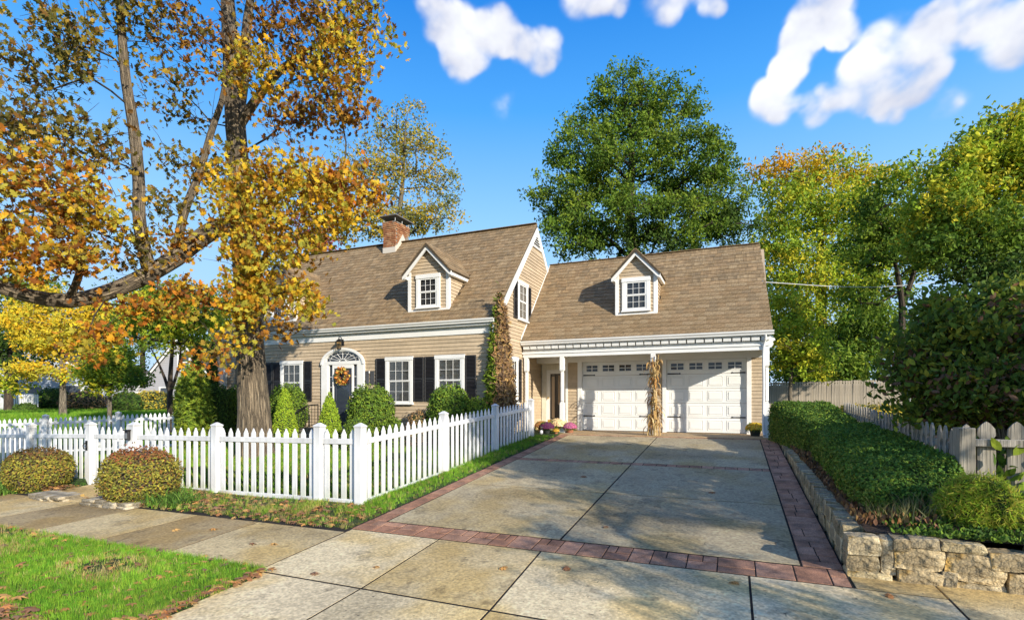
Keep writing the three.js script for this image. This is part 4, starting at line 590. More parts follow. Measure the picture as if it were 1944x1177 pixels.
// ------------------------------------------------------------------ small things about the house
{
  const t = thing('wall_lantern', 'dark wall lantern above the arched front entrance', 'lamp'), x = -12.5, y = 2.98, z = ZF + 0.22;
  part(t, 'bracket', merge([cbox(x - 0.06, y - 0.02, ZF + 0.02, x + 0.06, y + 0.2, ZF + 0.045), pipe([[x, y + 0.12, ZF + 0.04], [x, y + 0.26, ZF + 0.12], [x, y + 0.25, z], [x, y + 0.2, z]], 0.014, 6)]), M.iron);
  part(t, 'lamp_roof', clean(new THREE.ConeGeometry(0.13, 0.11, 6).translate(x, y + 0.16, z)), M.iron);
  const bars = []; for (let i = 0; i < 6; i++) { const a = i * Math.PI / 3; bars.push(rod([x + 0.07 * Math.cos(a), y - 0.14, z + 0.07 * Math.sin(a)], [x + 0.105 * Math.cos(a), y + 0.11, z + 0.105 * Math.sin(a)], 0.008, 5)); } bars.push(rod([x, y - 0.17, z], [x, y - 0.13, z], 0.075, 6)); part(t, 'cage', merge(bars), M.iron);
  part(t, 'lamp_glass', clean(new THREE.CylinderGeometry(0.1, 0.066, 0.24, 6, 1, true).translate(x, y - 0.01, z)), new THREE.MeshPhysicalMaterial({ color: lin(0.9, 0.8, 0.6), transmission: 1, thickness: 0, roughness: 0.15 })); rebase(t, x, y, ZF);
  const b = thing('wall_box', 'pair of small grey slate plaques on the wall beside the front door', 'plaque'); for (const q of [[-11.53, -11.37], [-11.32, -11.15]]) part(b, 'plaque', cbox(q[0], 1.6, ZF + 0.02, q[1], 2.06, ZF + 0.05, 0.01), mat({ color: lin(0.1, 0.1, 0.105), map: rep(T.mottle, 0.5), roughness: 0.7 })); part(b, 'hook', rod([-11.345, 2.05, ZF + 0.06], [-11.345, 1.98, ZF + 0.07], 0.02, 8), M.white); rebase(b, -11.34, 1.6, ZF);
  const r = thing('handrail', 'black iron handrail beside the front steps between the topiary shrubs', 'railing'), p0 = onZ(560, 783, 5.3), p1 = onZ(603, 768, 4.3), bl = [];
  part(r, 'top_rail', pipe([[p0.x - 0.1, p0.y - 0.06, p0.z + 0.1], p0.toArray(), [(p0.x + p1.x) / 2, p0.y + 0.2, (p0.z + p1.z) / 2], p1.toArray()], 0.02, 6), M.iron); part(r, 'lower_rail', bar([p0.x, p0.y - 0.62, p0.z], [p1.x, p1.y - 0.62, p1.z], 0.02, 0.02), M.iron); void bl;
  for (let i = 0; i <= 7; i++) { const q = p0.clone().lerp(p1, i / 7); part(r, 'baluster', rod([q.x, q.y - (i % 7 ? 0.62 : 0.95), q.z], [q.x, q.y + (i % 7 ? 0.05 * Math.sin(i / 7 * 3.1) : 0), q.z], i % 7 ? 0.009 : 0.018, 6), M.iron); } rebase(r, p0.x, p0.y - 0.9, p0.z);
  const wA = V(0.86, 4.78, 0.0), wB = at(1725, 541, 24), wC = at(2050, 505, 23), w = thing('utility_wire', 'thin grey overhead wire running from the garage gable into the trees', 'wire'); part(w, 'wire', pipe([wA.toArray(), wA.clone().lerp(wB, 0.5).add(V(0, -0.12, 0)).toArray(), wB.toArray(), wC.toArray()], 0.013, 5, 60), mat({ color: lin(0.5, 0.5, 0.5) })); part(w, 'bracket', clean(new THREE.SphereGeometry(0.04, 8, 6).translate(wA.x, wA.y, wA.z)), M.greyMetal); rebase(w, wA.x, wA.y, wA.z);
  const h = thing('garden_hose', 'thin pale hose hanging and looping at the foot of the right porch post', 'hose'), k = onZ(1466, 800, 1.55); part(h, 'hose', pipe([[k.x, 0.25, 1.52], [k.x + 0.03, 0.1, 1.6], [k.x + 0.14, 0.02, 1.75], [k.x + 0.3, 0.02, 1.8], [k.x + 0.22, 0.03, 1.95], [k.x + 0.08, 0.02, 1.9]], 0.012, 6, 40), mat({ color: lin(0.6, 0.6, 0.58) })); part(h, 'nozzle', rod([k.x + 0.08, 0.02, 1.9], [k.x + 0.02, 0.02, 1.92], 0.02, 8), M.iron); rebase(h, k.x, 0, 1.6);
}
// ------------------------------------------------------------------ neighbouring houses
function farHouse(name, label, c, ry, w, dpt, eave, ridge, wallM, roofM, wins) {
  const t = thing(name, label, 'house', null), loc = (g) => g;
  part(t, 'wall', loc(prism([[-w / 2, -1], [w / 2, -1], [w / 2, eave], [0, ridge], [-w / 2, eave]], [0, 0, 0], [1, 0, 0], [0, 1, 0], [0, 0, 1], -dpt, 0)), wallM);
  const roof = part(t, 'roof', merge([1, -1].map((s) => prism([[s * (w / 2 + 0.4), eave - 0.4 * (ridge - eave) / (w / 2)], [0, ridge], [0, ridge + 0.25], [s * (w / 2 + 0.45), eave - 0.4 * (ridge - eave) / (w / 2) + 0.2]], [0, 0, 0.001 * s], [1, 0, 0], [0, 1, 0], [0, 0, 1], -dpt - 0.3, 0.3))), roofM);
  for (const s of [1, -1]) part(roof, 'rake_board', prism([[s * (w / 2 + 0.42), eave - 0.4 * (ridge - eave) / (w / 2) - 0.02], [0, ridge + 0.02], [0, ridge - 0.22], [s * (w / 2 + 0.42), eave - 0.4 * (ridge - eave) / (w / 2) - 0.24]], [0, 0, 0.3], [1, 0, 0], [0, 1, 0], [0, 0, 1], s > 0 ? 0 : 0.002, 0.06), M.white);
  for (let y = 0.3; y < ridge - 0.4; y += 0.2) { const hw = y < eave ? w / 2 : (w / 2) * (ridge - y) / (ridge - eave); part(t, 'siding_board', prism([[-hw, y], [hw, y], [hw, y + 0.02], [-hw, y + 0.02]], [0, 0, 0], [1, 0, 0], [0, 1, 0], [0, 0, 1], 0.0, 0.025), wallM); }
  for (const [x, y, ww, hh] of wins) { const f = part(t, 'window', merge([cbox(x - ww / 2 - 0.12, y - 0.12, 0.0, x - ww / 2, y + hh + 0.12, 0.08), cbox(x + ww / 2, y - 0.12, 0.0, x + ww / 2 + 0.12, y + hh + 0.12, 0.08), cbox(x - ww / 2, y - 0.12, 0.0, x + ww / 2, y, 0.08), cbox(x - ww / 2, y + hh, 0.0, x + ww / 2, y + hh + 0.12, 0.08), cbox(x - ww / 2, y + hh / 2 - 0.04, 0.0, x + ww / 2, y + hh / 2 + 0.04, 0.07)]), M.white); part(f, 'pane', cbox(x - ww / 2, y, 0.01, x + ww / 2, y + hh, 0.035, 0), mat({ color: lin(0.06, 0.07, 0.085), roughness: 0.1 })); }
  t.position.copy(c); t.rotation.y = ry; return t;
}
{
  const grey = mat({ color: lin(0.33, 0.33, 0.35), roughness: 0.8 }), blue = mat({ color: lin(0.36, 0.39, 0.44), roughness: 0.8 }), shg = mat({ color: lin(0.13, 0.12, 0.12), map: rep(T.shingle, 1), roughness: 0.95 }), wht = mat({ color: lin(0.72, 0.7, 0.66) });
  const g = (px, d) => { const p = at(px, 760, d); p.y = gY(p.x, p.z); return p; };
  farHouse('neighbour_house', 'grey gabled neighbour house behind the bare-branched tree beyond the lawn', g(342, 46), YAW, 6.4, 9, 2.2, 6.1, grey, shg, [[-1.3, 0.4, 0.9, 1.3], [1.4, 0.4, 0.9, 1.3], [0.3, 3.3, 0.9, 1.3]]);
  farHouse('neighbour_garage', 'low grey garage with white-edged gable left of the grey gabled house', g(254, 49), YAW, 3.4, 6, 1.9, 2.6, grey, shg, [[0.2, 0.2, 1.2, 1]]);
  farHouse('neighbour_house', 'pale blue-grey neighbour house behind the distant white picket fence and yellow tree', g(60, 47), YAW + 0.05, 13.5, 9, 2.4, 5.5, blue, shg, [[-3, 0.5, 1, 1.3], [0.3, 0.5, 1.2, 1.3], [3.4, 0.4, 1.6, 1.5], [4.9, 0.5, 0.8, 1.3]]);
  farHouse('shed', 'white gabled shed with dark roof behind the dogwood, past the board fence', g(1748, 30), YAW - 0.6, 3.2, 5, 2.3, 3.4, wht, shg, [[0, 0.8, 0.7, 0.8]]).position.y = 0.2;
}

// ------------------------------------------------------------------ leaves
function fan(out, curl = 0.12) { const P = [], N = [], n = out.length; for (let i = 0; i < n; i++) { const a = out[i], b = out[(i + 1) % n], z = (q) => -curl * (q[0] * q[0] * 2.2 + (q[1] - 0.5) ** 2); P.push(0, 0.45, 0, a[0], a[1], z(a), b[0], b[1], z(b)); } const g = new THREE.BufferGeometry(); g.setAttribute('position', new THREE.Float32BufferAttribute(P, 3)); void N; g.computeVertexNormals(); return boxUV(g); }
const LOBED = fan([[0, 0], [0.13, 0.2], [0.4, 0.16], [0.22, 0.36], [0.52, 0.56], [0.2, 0.6], [0.22, 0.82], [0, 1.02], [-0.22, 0.82], [-0.2, 0.6], [-0.5, 0.58], [-0.2, 0.37], [-0.42, 0.14], [-0.12, 0.2]], 0.35);
const OVATE = fan([[0, 0], [0.2, 0.22], [0.27, 0.5], [0.14, 0.82], [0, 1.02], [-0.15, 0.8], [-0.27, 0.5], [-0.2, 0.22]], 0.5);
const SMALL = fan([[0, 0], [0.24, 0.45], [0, 1], [-0.24, 0.45]], 0.4);
const strip = (n, w, bend) => { const P = []; let y = 0, z = 0, a = 0; for (let i = 0; i < n; i++) { const l = 1 / n, w0 = w * (1 - (i / n) ** 2), w1 = w * (1 - ((i + 1) / n) ** 2), y1 = y + Math.cos(a) * l, z1 = z + Math.sin(a) * l; P.push(-w0, y, z, w0, y, z, w1, y1, z1); if (i < n - 1) P.push(-w0, y, z, w1, y1, z1, -w1, y1, z1); y = y1; z = z1; a += bend / n; } const g = new THREE.BufferGeometry(); g.setAttribute('position', new THREE.Float32BufferAttribute(P, 3)); g.computeVertexNormals(); return boxUV(g); };
function sprig(leaf, n, r, s, sd) { const q = mulberry(sd), l = []; for (let i = 0; i < n; i++) { const g = leaf.clone(); g.scale(s, s, s); g.rotateX(q() * 1.6 - 0.3); g.rotateZ(q() * 6.3); g.rotateY(q() * 6.3); g.translate((q() - 0.5) * 2 * r, (q() - 0.5) * 2 * r, (q() - 0.5) * 2 * r); l.push(g); } return merge(l); }
const SPRIG = sprig(SMALL, 6, 0.5, 0.62, 3), SPRAY = sprig(OVATE, 5, 0.5, 0.6, 5), TUFT = (() => { const q = mulberry(9), l = []; for (let i = 0; i < 9; i++) { const g = strip(3, 0.035, 0.5 + q() * 0.9), s = 0.55 + q() * 0.6; g.scale(1, s, s); g.rotateX(q() * 0.35); g.rotateY(q() * 6.3); g.translate((q() - 0.5) * 0.9, 0, (q() - 0.5) * 0.9); l.push(g); } return merge(l); })();
const quat = new THREE.Quaternion(), eul = new THREE.Euler(), mx = new THREE.Matrix4(), vs = V(1, 1, 1);
class Cloud {      // a mass of leaves that nobody could count
  constructor() { this.m = []; this.c = []; }
  add(p, s, q, c, sy = 1) { mx.compose(p, q, vs.set(s, s * sy, s)); for (let i = 0; i < 16; i++) this.m.push(mx.elements[i]); this.c.push(...c); }
  spin(p, s, c, tilt = Math.PI) { eul.set((rnd() - 0.5) * 2 * tilt, rnd() * 6.283, (rnd() - 0.5) * 2 * tilt, 'YXZ'); this.add(p, s, quat.setFromEuler(eul), c); }
  build(parent, name, geo, m) { const n = this.c.length / 3, o = new THREE.InstancedMesh(geo, m, n); o.instanceMatrix.array.set(this.m); o.instanceColor = new THREE.InstancedBufferAttribute(new Float32Array(this.c), 3); o.name = name; o.castShadow = o.receiveShadow = true; o.userData.kind = 'stuff'; parent.add(o); return o; }
}
const tone = (c, j = 0.18) => { const k = 1 + (rnd() - 0.5) * 2 * j, h = (rnd() - 0.5) * j; return [c[0] * k * (1 + h), c[1] * k, c[2] * k * (1 - h)]; };
const P = {
  gold: [[0.66, 0.39, 0.02], [0.7, 0.5, 0.035], [0.52, 0.26, 0.018], [0.46, 0.4, 0.04], [0.3, 0.13, 0.015], [0.36, 0.33, 0.04]], rust: [[0.56, 0.22, 0.018], [0.42, 0.14, 0.015], [0.64, 0.32, 0.02], [0.24, 0.085, 0.015], [0.62, 0.42, 0.035], [0.3, 0.2, 0.03], [0.4, 0.33, 0.04]],
  olive: [[0.17, 0.15, 0.03], [0.26, 0.2, 0.03], [0.1, 0.09, 0.02], [0.4, 0.25, 0.025], [0.2, 0.1, 0.02]], brown: [[0.2, 0.08, 0.02], [0.34, 0.15, 0.02], [0.12, 0.06, 0.02], [0.48, 0.24, 0.025], [0.26, 0.18, 0.03]],
  green: [[0.125, 0.215, 0.02], [0.165, 0.255, 0.024], [0.09, 0.16, 0.018], [0.22, 0.295, 0.026]], deep: [[0.05, 0.105, 0.015], [0.075, 0.135, 0.02], [0.1, 0.165, 0.022], [0.04, 0.08, 0.014]],
  lime: [[0.38, 0.48, 0.03], [0.5, 0.52, 0.035], [0.28, 0.38, 0.03], [0.58, 0.5, 0.035], [0.2, 0.3, 0.025]], yellow: [[0.7, 0.54, 0.03], [0.62, 0.5, 0.04], [0.72, 0.46, 0.025], [0.5, 0.46, 0.04]], orange: [[0.72, 0.42, 0.025], [0.68, 0.5, 0.03], [0.62, 0.32, 0.02]],
  birch: [[0.4, 0.35, 0.05], [0.52, 0.38, 0.04], [0.27, 0.27, 0.05], [0.58, 0.4, 0.035], [0.2, 0.2, 0.05]], red: [[0.3, 0.05, 0.05], [0.22, 0.05, 0.05], [0.34, 0.13, 0.05]], dogwood: [[0.12, 0.19, 0.024], [0.09, 0.15, 0.024], [0.2, 0.11, 0.06], [0.16, 0.23, 0.025], [0.34, 0.35, 0.04], [0.2, 0.26, 0.03], [0.1, 0.17, 0.03]],
  box: [[0.1, 0.175, 0.02], [0.135, 0.22, 0.024], [0.075, 0.135, 0.018], [0.19, 0.265, 0.025]], cone: [[0.26, 0.38, 0.025], [0.2, 0.31, 0.022], [0.32, 0.42, 0.03]], barberry: [[0.23, 0.24, 0.035], [0.16, 0.17, 0.03], [0.32, 0.28, 0.04], [0.26, 0.15, 0.035], [0.38, 0.33, 0.05], [0.1, 0.09, 0.03]], hedge: [[0.095, 0.19, 0.026], [0.13, 0.235, 0.03], [0.075, 0.15, 0.022], [0.2, 0.28, 0.03]],
  dead: [[0.34, 0.2, 0.085], [0.25, 0.15, 0.08], [0.18, 0.12, 0.075], [0.42, 0.27, 0.1]], arb: [[0.18, 0.26, 0.022], [0.26, 0.32, 0.028], [0.11, 0.17, 0.02]], litter: [[0.36, 0.16, 0.05], [0.26, 0.12, 0.05], [0.45, 0.24, 0.07], [0.2, 0.1, 0.05]],
};
// ------------------------------------------------------------------ trees: a trunk, limbs that reach for clumps of leaves, and the leaves
function tree(o) {
  rnd = mulberry(o.seed ?? 1);
  const t = thing(o.name ?? 'tree', o.label, 'tree', o.group), pos = [], par = [], len = [], tips = [], mesh = [];
  const addPath = (pts, rad, parent) => { let last = parent ?? -1; const c = new THREE.CatmullRomCurve3(pts), L = c.getLength(), n = Math.max(2, Math.round(L / (o.step ?? 0.45))), ids = []; for (let i = 0; i <= n; i++) { const p = c.getPointAt(i / n); pos.push(p); par.push(last); len.push(last < 0 ? 0 : len[last] + p.distanceTo(pos[last]) * 0.5); tips.push(0); last = pos.length - 1; ids.push(last); } const R2 = ids.map((_, i) => { const f = i / n * (rad.length - 1), k = Math.min(Math.floor(f), rad.length - 2); return lerp(rad[k], rad[k + 1], f - k); }); mesh.push([ids.map((i) => pos[i]), R2]); return ids; };
  const main = addPath(o.trunk, o.rad); if (o.noGrab) for (let i = 0; i < main.length * o.noGrab; i++) len[main[i]] = 1e3;
  for (const [pts, rad, k] of o.limbs ?? []) { let b = 0, bd = 1e9; pos.forEach((p, i) => { const d = p.distanceTo(pts[0]); if (d < bd) { bd = d; b = i; } }); void k; addPath([pos[b].clone(), ...pts.slice(bd < 0.6 ? 1 : 0)], rad, b); }
  const cl = [], cloud = new Cloud(); let grown = pos.length;
  for (const b of o.blobs) for (let i = 0; i < b.n; i++) {
    let x, y, z, q; do { x = rnd() * 2 - 1; y = rnd() * 2 - 1; z = rnd() * 2 - 1; q = Math.hypot(x, y, z); } while (q > 1 || q < 0.05); const k = Math.pow(rnd(), o.shell ?? 0.25) / q * Math.pow(q, 0.35);
    cl.push([b.c.clone().addScaledVector(RT, x * k * b.r[0]).addScaledVector(FW, z * k * b.r[2]).add(V(0, y * k * b.r[1], 0)), b.pal, b.m ?? 1]);
  }
  const d0 = cl.map(([p]) => { let d = 1e9; for (let i = 0; i < grown; i++) d = Math.min(d, p.distanceToSquared(pos[i])); return d; }), order = cl.map((_, i) => i).sort((a, b) => d0[a] - d0[b]);
  for (const ci of order) {
    const p = cl[ci][0]; let b = 0, bd = 1e9; for (let i = 0; i < pos.length; i++) { const e = pos[i].distanceTo(p), s = e + len[i] * 0.28 + Math.max(0, pos[i].y - p.y + 0.1) * 0.55; if (s < bd) { bd = s; b = i; } }
    const a = pos[b], D = a.distanceTo(p), n = Math.max(1, Math.min(9, Math.round(D / (o.step ?? 0.45)))); let last = b; const w = V(gauss(), gauss() * 0.6, gauss()).multiplyScalar(D * 0.1), lift = (o.droop ?? 0.1) * D;
    for (let i = 1; i <= n; i++) { const f = i / n, q = a.clone().lerp(p, f).addScaledVector(w, Math.sin(f * 3.14)).add(V(0, Math.sin(f * 3.14) * lift * (1 - f), 0)); pos.push(q); par.push(last); len.push(len[last] + q.distanceTo(pos[last])); tips.push(0); last = pos.length - 1; }
    for (let k = last; k >= 0; k = par[k]) tips[k]++;
    cl[ci][3] = last;
  }
  // limbs, as tubes that follow the thickest child
  const kids = pos.map(() => []); for (let i = grown; i < pos.length; i++) kids[par[i]].push(i); const rr = (i) => (o.twig ?? 0.012) * Math.pow(Math.max(1, tips[i]), o.pipe ?? 0.44);
  const geos = mesh.map(([pts, r], i) => limb(pts, r, i ? 9 : o.seg ?? 12, o.rough ?? 0.1, i)), stack = []; for (let i = 0; i < grown; i++) for (const k of kids[i]) stack.push([i, k]);
  while (stack.length) { const [a, k] = stack.pop(), pts = [pos[a]], r = [rr(k)]; let c = k; for (; ;) { pts.push(pos[c]); r.push(rr(c)); const ch = kids[c].sort((x, y) => tips[y] - tips[x]); if (!ch.length) break; for (const q of ch.slice(1)) stack.push([c, q]); c = ch[0]; } r[r.length - 1] *= 0.5; geos.push(limb(pts, r, r[0] > 0.08 ? 7 : r[0] > 0.03 ? 5 : 3)); }
  if (o.bare) for (let k = 0; k < o.bare; k++) { const i = grown + Math.floor(rnd() * (pos.length - grown)), q = V(gauss(), Math.abs(gauss()) - 0.2, gauss()).multiplyScalar(0.7), a = pos[i]; geos.push(limb([a, a.clone().addScaledVector(q, 0.5).add(V(0, 0.06, 0)), a.clone().add(q)], [0.009, 0.006, 0.003], 3)); }
  part(t, 'trunk', merge(geos), o.bark ?? M.bark);
  const sp = o.spread ?? 0.5, per = o.per ?? 10;
  for (const [p, pal, m] of cl) { const base = pick(pal); for (let i = 0; i < per * m; i++) { const q = p.clone().add(V(gauss() * sp, gauss() * sp * 0.62 - 0.05, gauss() * sp)); cloud.spin(q, (o.size ?? 0.3) * R(0.65, 1.25), tone(rnd() < (o.pure ?? 0.72) ? base : pick(pal)), o.tilt ?? 1.3); } }
  cloud.build(t, 'crown', o.leaf ?? SPRIG, o.leafM ?? M.leaf);
  rebase(t, o.trunk[0].x, o.trunk[0].y, o.trunk[0].z); return t;
}
const B = (px, py, rx, ry, d, rd, n, pal, m) => ({ c: at(px, py, d), r: [rx * d / F, ry * d / F, rd], n, pal, m });
const ground = (px, d) => { const p = at(px, CY, d); p.y = gY(p.x, p.z) - 0.05; return p; };
const path = (...l) => l.map(([x, y, d]) => at(x, y, d));
{ // the big oak on the lawn
  const w = (a, d) => a / 2 * d / F, d = 14.5, g0 = at(485, 890, d); g0.y = gY(g0.x, g0.z) - 0.1;
  tree({
    name: 'oak_tree', label: 'huge oak with thick furrowed trunk and orange and gold leaves on the front lawn', seed: 3, leaf: LOBED, size: 0.146, per: 31, spread: 0.42, bark: M.bark, seg: 26, rough: 0.11, twig: 0.0085, pipe: 0.42, step: 0.35, noGrab: 0.33, bare: 800, pure: 0.4, shell: 0.35, tilt: 1.1,
    trunk: [g0, ...path([484, 850, d], [482, 790, d], [478, 720, d], [473, 640, d], [467, 550, d], [460, 450, d], [453, 330, d], [447, 240, d], [440, 130, d], [433, 30, d], [428, -80, d], [424, -220, d], [424, -330, d])], rad: [72, 57, 51, 46, 42, 39, 37, 35, 31, 26, 20, 15, 9, 5].map((a) => w(a, d)),
    limbs: [
      [path([458, 435, 14.5], [415, 432, 14], [372, 458, 13.6], [330, 491, 13.1], [270, 526, 12.6], [200, 556, 12], [130, 571, 11.5], [60, 564, 11], [0, 545, 10.6], [-90, 515, 10.2], [-200, 440, 9.9]), [38, 38, 36, 34, 31, 28, 26, 24, 22, 18, 9].map((a) => w(a, 12.3))],
      [path([270, 524, 12.6], [265, 430, 12.6], [262, 340, 12.7], [252, 240, 12.8], [238, 150, 12.9], [230, 60, 13], [224, -50, 13], [222, -160, 13]), [24, 22, 20, 19, 17, 15, 11, 5].map((a) => w(a, 12.7))],
      [path([332, 490, 13.1], [350, 400, 13.3], [376, 335, 13.6], [402, 245, 14], [424, 175, 14.2], [430, 60, 14]), [17, 15, 13, 12, 10, 4].map((a) => w(a, 13.5))],
      [path([130, 571, 11.5], [150, 520, 11.4], [155, 450, 11.2], [120, 350, 11]), [15, 12, 9, 4].map((a) => w(a, 11.5))],
      [path([448, 250, 14.5], [500, 170, 14.2], [560, 110, 14], [640, 70, 13.8]), [20, 16, 11, 4].map((a) => w(a, 14))],
      [path([460, 450, 14.5], [520, 380, 13.9], [580, 350, 13.5], [640, 350, 13.2]), [18, 13, 9, 4].map((a) => w(a, 14))],
      [path([447, 240, 14.5], [462, 140, 14.6], [470, 30, 14.6], [490, -80, 14.5]), [24, 20, 16, 8].map((a) => w(a, 14.5))],
    ],
    blobs: [
      B(555, 345, 95, 62, 13.2, 1.1, 44, P.gold), B(625, 395, 62, 60, 13, 0.9, 26, P.gold), B(480, 430, 75, 75, 13.1, 0.8, 26, P.gold), B(560, 460, 62, 60, 13, 0.8, 20, P.gold), B(490, 545, 62, 62, 13, 0.7, 22, P.gold), B(560, 575, 45, 45, 12.9, 0.6, 11, P.gold), B(520, 630, 30, 25, 12.9, 0.4, 3, P.brown), B(470, 480, 50, 70, 12.7, 0.4, 15, P.gold), B(455, 390, 50, 40, 12.9, 0.4, 8, P.gold), B(470, 585, 40, 40, 12.7, 0.3, 8, P.gold), B(650, 330, 50, 36, 13, 0.6, 10, P.rust), B(440, 350, 62, 45, 13.6, 0.8, 12, P.gold), B(440, 620, 25, 60, 13, 0.5, 6, P.gold), B(690, 375, 42, 28, 13, 0.5, 7, P.rust),
      B(75, 350, 105, 95, 10.6, 1.1, 34, P.rust), B(55, 470, 100, 62, 10.4, 0.9, 27, P.rust), B(165, 400, 70, 75, 11.2, 0.8, 15, P.gold), B(170, 270, 90, 62, 11.4, 0.9, 14, P.olive), B(30, 250, 75, 60, 11, 0.9, 12, P.olive), B(150, 490, 70, 30, 11.2, 0.5, 8, P.rust), B(-90, 350, 110, 120, 10.2, 1.2, 22, P.rust),
      B(90, 90, 140, 95, 12, 1.3, 30, P.olive), B(270, 60, 110, 85, 13, 1.2, 18, P.olive), B(400, 70, 90, 80, 13.6, 1.1, 16, P.brown), B(560, 60, 110, 75, 13.5, 1.2, 34, P.brown), B(530, 150, 100, 60, 13.4, 1, 22, P.gold), B(650, 110, 80, 70, 13.2, 0.9, 24, P.gold), B(690, 40, 60, 55, 13.2, 0.9, 16, P.gold), B(640, 200, 82, 42, 13.2, 0.8, 15, P.brown), B(540, 230, 70, 42, 13.6, 0.8, 9, P.brown), B(340, 190, 95, 50, 13.6, 0.9, 9, P.olive), B(300, 390, 70, 40, 13.2, 0.6, 6, P.olive), B(400, 300, 40, 50, 13.8, 0.5, 6, P.olive), B(330, 330, 60, 50, 13.4, 0.6, 4, P.olive),
      B(270, 590, 110, 22, 11.7, 0.6, 9, P.rust), B(390, 555, 60, 30, 12.4, 0.6, 7, P.rust), B(175, 650, 85, 26, 11.2, 0.6, 7, P.rust), B(408, 690, 30, 26, 11.6, 0.3, 4, P.rust), B(250, 470, 50, 50, 12.4, 0.5, 6, P.olive), B(350, 470, 50, 40, 13, 0.5, 6, P.rust),
      B(200, -90, 260, 80, 13, 2, 22, P.olive), B(520, -100, 220, 80, 13.8, 2, 26, P.brown),
    ],
  });
}
const back = (o) => tree({ twig: 0.018, step: 0.7, seg: 9, ...o });
back({ name: 'maple_tree', label: 'tall dense dark green tree rising behind the garage roof', seed: 11, trunk: [ground(1203, 30), ...path([1203, 640, 30], [1204, 500, 30], [1196, 400, 30], [1200, 290, 30], [1195, 200, 30])], rad: [0.55, 0.5, 0.45, 0.32, 0.2, 0.06], bark: M.barkDark, size: 0.33, per: 15, spread: 0.5, noGrab: 0.25, leaf: SPRIG,
  blobs: [B(1190, 200, 85, 68, 30, 2.6, 70, P.green), B(1270, 210, 70, 62, 30, 2.4, 52, P.green), B(1105, 280, 75, 70, 30, 2.4, 62, P.green), B(1195, 310, 120, 80, 29.5, 3, 95, P.green), B(1310, 310, 80, 75, 30, 2.5, 70, P.green), B(1065, 370, 66, 60, 30, 2.2, 52, P.green), B(1160, 410, 115, 62, 29, 3, 80, P.green), B(1350, 370, 78, 72, 30, 2.4, 66, P.green), B(1290, 420, 90, 55, 29, 2.4, 60, P.green), B(1085, 450, 78, 40, 29, 2, 42, P.green), B(1385, 430, 52, 45, 30, 2, 34, P.deep), B(1240, 470, 90, 34, 29, 2, 40, P.deep)] });
back({ name: 'birch_tree', label: 'thinly leaved olive and gold tree behind the chimney', seed: 12, trunk: [ground(750, 33), ...path([752, 600, 33], [755, 450, 33], [765, 330, 33], [770, 230, 33])], rad: [0.35, 0.3, 0.22, 0.14, 0.04], bark: M.barkGrey, size: 0.34, per: 9, spread: 0.7, bare: 80,
  blobs: [B(770, 250, 62, 55, 33, 2.2, 34, P.birch), B(820, 320, 52, 60, 33, 2, 30, P.birch), B(735, 340, 62, 62, 33, 2.2, 34, P.birch), B(690, 300, 40, 50, 33, 1.6, 16, P.birch), B(825, 405, 62, 36, 33, 2, 32, P.birch), B(760, 420, 60, 40, 33, 2, 28, P.birch), B(680, 420, 60, 45, 32, 2, 32, P.birch), B(625, 440, 50, 40, 32, 1.6, 18, P.birch)] });
back({ name: 'ornamental_tree', label: 'small dark red leaved tree showing above the house ridge left of the chimney', seed: 13, trunk: [ground(600, 27), ...path([602, 600, 27], [605, 470, 27])], rad: [0.15, 0.12, 0.04], size: 0.28, per: 9, spread: 0.5, blobs: [B(600, 455, 32, 32, 27, 1, 15, P.red), B(570, 430, 22, 25, 27, 0.8, 7, P.red), B(625, 475, 35, 18, 27, 1, 10, P.red)] });
back({ name: 'maple_tree', label: 'yellow-green tree with orange top right of the garage roof', seed: 14, trunk: [ground(1560, 35), ...path([1560, 620, 35], [1558, 480, 35], [1560, 360, 35])], rad: [0.4, 0.35, 0.25, 0.06], bark: M.barkDark, size: 0.42, per: 13, spread: 0.85,
  blobs: [B(1560, 325, 72, 42, 35, 2.2, 36, P.orange.concat(P.lime, P.yellow)), B(1475, 325, 40, 24, 35, 1.8, 12, P.orange), B(1478, 365, 46, 34, 35, 1.8, 16, P.lime), B(1640, 340, 46, 32, 35, 1.8, 20, P.orange.concat(P.yellow, P.lime)), B(1510, 410, 66, 56, 34, 2.4, 44, P.lime), B(1580, 400, 70, 56, 34, 2.6, 46, P.lime), B(1640, 430, 60, 60, 35, 2.4, 36, P.lime), B(1520, 500, 74, 56, 33, 2.4, 46, P.lime), B(1600, 520, 74, 62, 34, 2.6, 44, P.lime), B(1470, 570, 40, 60, 34, 2, 26, P.lime), B(1560, 600, 70, 40, 34, 2.2, 36, P.lime), B(1640, 500, 50, 60, 34.5, 2, 34, P.lime), B(1470, 460, 40, 60, 34, 2, 28, P.lime), B(1660, 580, 40, 50, 35, 2, 24, P.green)] });
back({ name: 'locust_tree', label: 'green tree with forked dark stems between the orange-topped tree and the tall right tree', seed: 15, trunk: [ground(1712, 24), ...path([1712, 640, 24], [1714, 580, 24], [1705, 520, 24], [1690, 440, 24])], rad: [0.2, 0.17, 0.14, 0.1, 0.04], limbs: [[path([1714, 585, 24], [1735, 520, 24], [1750, 450, 24]), [0.13, 0.1, 0.04]]], bark: M.barkDark, size: 0.33, per: 12, spread: 0.6, noGrab: 0.6,
  blobs: [B(1690, 400, 62, 56, 24, 1.7, 44, P.green), B(1660, 470, 50, 44, 24, 1.5, 30, P.green), B(1740, 440, 56, 50, 24, 1.6, 34, P.green), B(1640, 560, 40, 34, 25, 1.3, 16, P.green), B(1700, 335, 40, 26, 24, 1.2, 14, P.lime), B(1735, 500, 40, 30, 24.5, 1.2, 18, P.lime)] });
